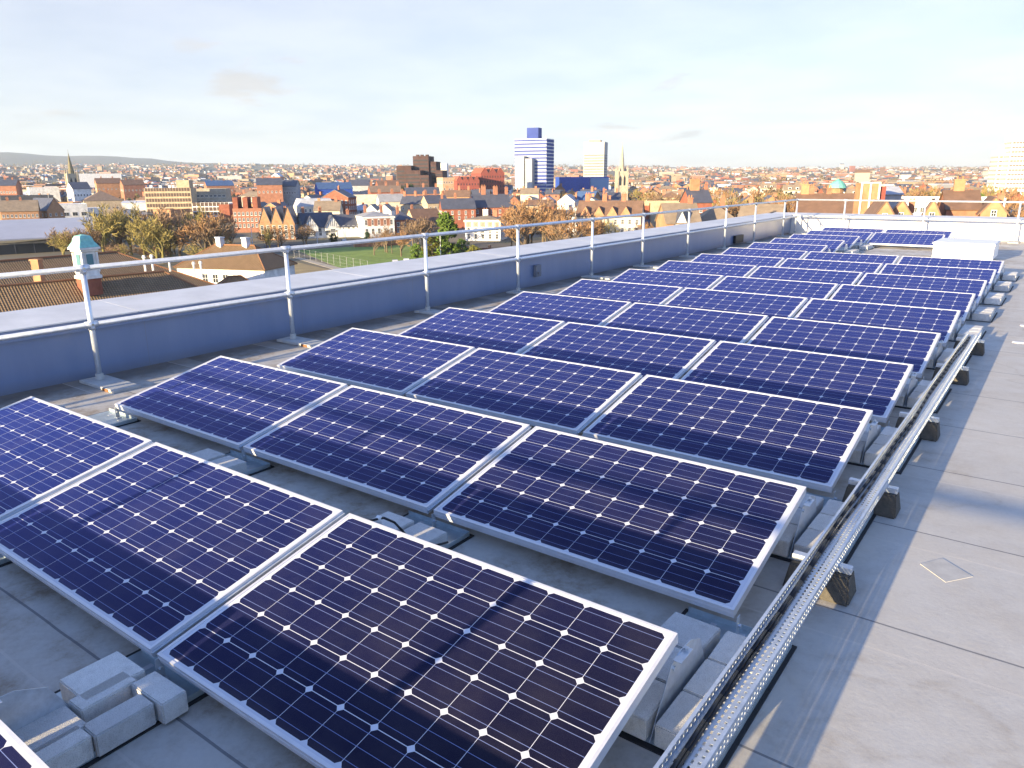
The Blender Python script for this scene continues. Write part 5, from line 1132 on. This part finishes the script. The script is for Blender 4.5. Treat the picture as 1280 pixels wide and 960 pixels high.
# far roofs: countless, one mass
def far_mass():
    w = MB(); r = MB()
    for k in range(8200):
        d = 1150 + 5600 * rng.random() ** 1.6; u = rng.uniform(-60, 1340); c = spot(u, d); z = ghere(c.x, c.y) - .3
        if math.sin(c.x * .0051 + 1.3) * math.sin(c.y * .0043) + .5 * math.sin(c.x * .013 + c.y * .009) < rng.uniform(-1.0, .35): continue
        big = rng.random() < .10; L = rng.uniform(25, 70) if big else rng.uniform(8, 26); D = rng.uniform(15, 40) if big else rng.uniform(8, 11); h = rng.uniform(5, 9) if not big else rng.uniform(6, 14)
        if rng.random() < .004: L, D, h = rng.uniform(14, 26), 14, rng.uniform(16, 30)
        a = R_(30) + R_(90) * rng.randrange(2) + rng.uniform(-.4, .4); ca, sa = math.cos(a), math.sin(a)
        T = lambda x, y, zz: (c.x + x * ca - y * sa, c.y + x * sa + y * ca, z + zz)
        L /= 2; D /= 2
        w.solid([T(-L, -D, -3), T(L, -D, -3), T(L, D, -3), T(-L, D, -3)], [T(-L, -D, h), T(L, -D, h), T(L, D, h), T(-L, D, h)])
        if not big:
            rs = D * .75; r.solid([T(-L - .2, -D - .3, h + .02), T(L + .2, -D - .3, h + .02), T(L + .2, D + .3, h + .02), T(-L - .2, D + .3, h + .02)], [T(-L, -.05, h + rs), T(L, -.05, h + rs), T(L, .05, h + rs), T(-L, .05, h + rs)])
        else: r.solid([T(-L, -D, h + .01), T(L, -D, h + .01), T(L, D, h + .01), T(-L, D, h + .01)], [T(-L, -D, h + .5), T(L, -D, h + .5), T(L, D, h + .5), T(-L, D, h + .5)])
    e = empty('distant_roofs', 'mass of tiny distant houses and sheds out to the horizon', 'town', (0, 0, 0)); e['kind'] = 'stuff'
    w.build('walls', mat_random('far_walls', [W['brick'], W['orange'], (0.36, 0.31, 0.25), W['red'], (0.42, 0.41, 0.39), (0.30, 0.23, 0.16), W['brick'], (0.28, 0.28, 0.29), W['brown'], (0.26, 0.21, 0.15)]), e)
    r.build('roofs', mat_random('far_roofs', [RF['slate'], RF['tile'], RF['tan'], RF['slate'], RF['brown'], RF['pale'], RF['red'], RF['grey']]), e)
far_mass()
def far_woods():
    m = MB()
    for k in range(900):
        d = 700 + 6500 * rng.random() ** 1.4; u = rng.uniform(-60, 1340); c = try_place(u, d, 3) if d < 1300 else spot(u, d)
        if c is None: continue
        z = ghere(c.x, c.y); n = rng.randrange(3, 8); s0 = 1 + d / 3500
        for q in range(n):
            x = c.x + rng.gauss(0, 9 * s0); y = c.y + rng.gauss(0, 9 * s0); h = rng.uniform(7, 12) * s0 ** .5
            for t in range(26):
                o = Vector((rng.gauss(0, 1), rng.gauss(0, 1), rng.gauss(0, 1))).normalized(); p = Vector((x, y, z + h * .55)) + Vector((o.x * h * .42, o.y * h * .42, o.z * h * .48)) * rng.uniform(.5, 1)
                a = Vector((rng.gauss(0, 1), rng.gauss(0, 1), rng.gauss(0, 1))).normalized(); b = a.orthogonal().normalized(); w_ = h * .10
                m.poly([p - a * w_, p + b * w_, p + a * w_, p - b * w_])
    tag(m.build('distant_woods', mat_random('far_twigs', [(0.17, 0.11, 0.055), (0.22, 0.13, 0.05), (0.11, 0.095, 0.04), (0.06, 0.07, 0.03), (0.19, 0.13, 0.06)])), 'far bare woods and garden trees between the roofs', 'woods', kind='stuff')
far_woods()
for e in list(bpy.data.objects):
    for k in ('_w', '_h', '_d'):
        if k in e: del e[k]
hz = bpy.data.materials.new('haze'); hz.use_nodes = True; hn = hz.node_tree.nodes; hn.clear()
ho = hn.new('ShaderNodeOutputMaterial'); hv = hn.new('ShaderNodeVolumePrincipled'); hv.inputs['Color'].default_value = (0.68, 0.83, 1.0, 1); hv.inputs['Density'].default_value = HAZE; hv.inputs['Anisotropy'].default_value = 0.08
hz.node_tree.links.new(hv.outputs[0], ho.inputs['Volume'])
m = MB(); m.box(-12700, 12700, -12700, 12700, -27, 420); tag(m.build('haze', hz), 'thin pale winter haze over the whole town', 'haze', kind='stuff')
